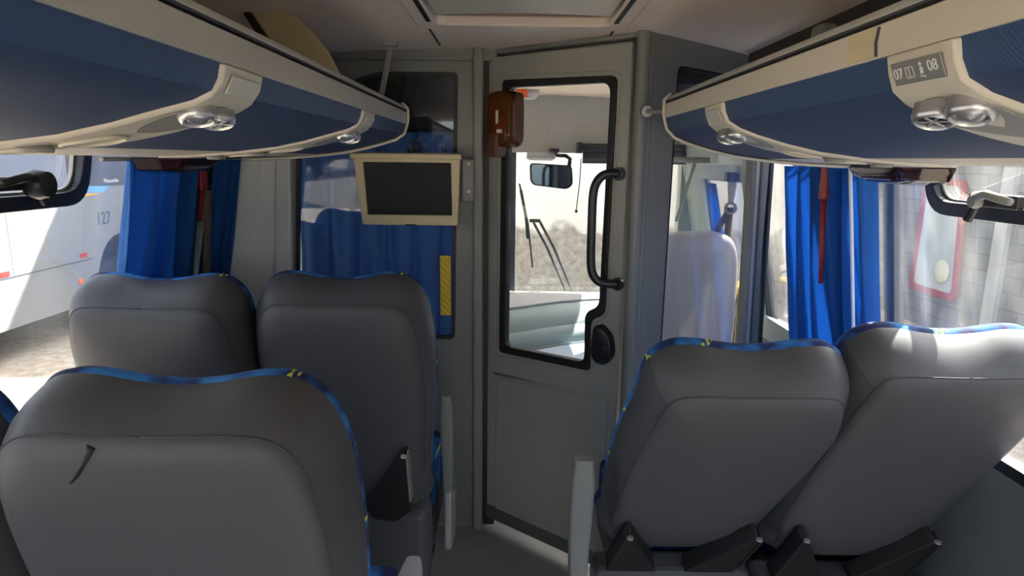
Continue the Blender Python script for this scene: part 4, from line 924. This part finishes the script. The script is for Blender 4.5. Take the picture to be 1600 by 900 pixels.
b = MB(); b.tube([(.0, .0, .132)]+c_+[(.05, .0, .132)], .0045, 8); b.tube([(-.0, -.01, .132), (.005, -.01, .148), (.03, -.01, .150), (.045, -.01, .132)], .004, 8); b.build('cable_loop', M['black'], e, smooth=True)
for x in (-.10, .13):
    b = MB(); b.tube([(x, -.01, .13), (x, -.01, .146)], .006); b.build('screw_stud', M['black'], e)
b = MB(); b.box(.188, .235, .02, .06, -.045, .112); b.box(.17, .235, .06, .075, -.045, .112); wb = b.build('wall_bracket', M['part'], e, bevel=.006)
for z in (.095, -.005):
    c = Vector((.215, .02, z)); b = MB(); b.tube([c, c+Vector((0, -.005, 0))], .006, 10); b.build('screw', M['silver'], wb)

# yellow reflective sticker on the left glass
b = MB(); b.box(-.281, -.240, 2.458, 2.4605, .905, 1.143)
def hatchmat():
    m = mat('yellow_hatched', (.80, .56, .02), .5); n = m.node_tree; bb = n.nodes['Principled BSDF']
    tc = n.nodes.new('ShaderNodeTexCoord'); mp = n.nodes.new('ShaderNodeMapping'); mp.inputs['Rotation'].default_value = (0, -.8, 0)
    w = n.nodes.new('ShaderNodeTexWave'); w.bands_direction = 'Z'; w.inputs['Scale'].default_value = 18
    n.links.new(tc.outputs['Object'], mp.inputs[0]); n.links.new(mp.outputs[0], w.inputs['Vector'])
    mx = n.nodes.new('ShaderNodeMix'); mx.data_type = 'RGBA'; mx.inputs[6].default_value = (.85, .60, .03, 1); mx.inputs[7].default_value = (.62, .42, .02, 1)
    n.links.new(w.outputs['Fac'], mx.inputs[0]); n.links.new(mx.outputs[2], bb.inputs['Base Color']); return m
tag(b.build('reflective_sticker', hatchmat()), 'tall yellow striped sticker on the left partition glass', 'sticker')

# amber soap dispenser on the door glass
c = plane_pts(DA, DB, [(.107, 1.645)], .004)[0][0]
e = empty('soap_dispenser', c, math.atan2(dd.y, dd.x), 'amber and brown gel dispenser fixed at the top left of the door glass', 'dispenser')
# local: x along door, -y toward the passengers
ou = rpoly([(-.058, -.100), (.050, -.088), (.062, -.06), (.062, .075), (.035, .105), (-.035, .105), (-.058, .08)], .02, 4)
b = MB(); b.loft([[(x, y, z) for x, z in ou] for y in (0, -.008)]); b.build('back_plate', M['amberd'], e)
b = MB(); b.loft([[(x*k-.004, y, z*k) for x, z in ou] for k, y in ((.98, -.008), (.98, -.05), (.93, -.066), (.80, -.072))]); b.build('amber_cover', M['amber'], e, smooth=True, auto=50)
b = MB(); b.loft([[(.055, y, z) for y, z in rpoly([(-.006, -.08), (-.062, -.06), (-.062, .06), (-.04, .095), (-.006, .10)], .015)], [(.066, y, z) for y, z in rpoly([(-.006, -.08), (-.058, -.056), (-.058, .06), (-.038, .090), (-.006, .095)], .015)]]); b.build('side_cheek', M['amberd'], e, bevel=.003)
b = MB(); b.hexa([(-.054, -.078, -.128), (-.002, -.078, -.124), (-.002, -.02, -.124), (-.054, -.02, -.128), (-.040, -.080, -.045), (.006, -.080, -.045), (.006, -.02, -.045), (-.040, -.02, -.045)]); b.build('push_lever', M['amberd'], e, bevel=.006)
b = MB(); b.lathe([(0, -.03), (.020, -.03), (.022, .0), (.018, .03), (0, .035)], (-.012, -.035, -.015)); b.build('gel_bag', mat('gel_amber', (.55, .25, .05), .3), e, smooth=True, auto=50)
b = MB(); b.box(-.004, .004, -.079, -.070, -.01, .035); b.build('sight_slot', M['cream'], e, bevel=.002)
b = MB(); b.box(.004, .022, -.081, -.070, -.042, -.030); b.build('tag', M['white'], e)
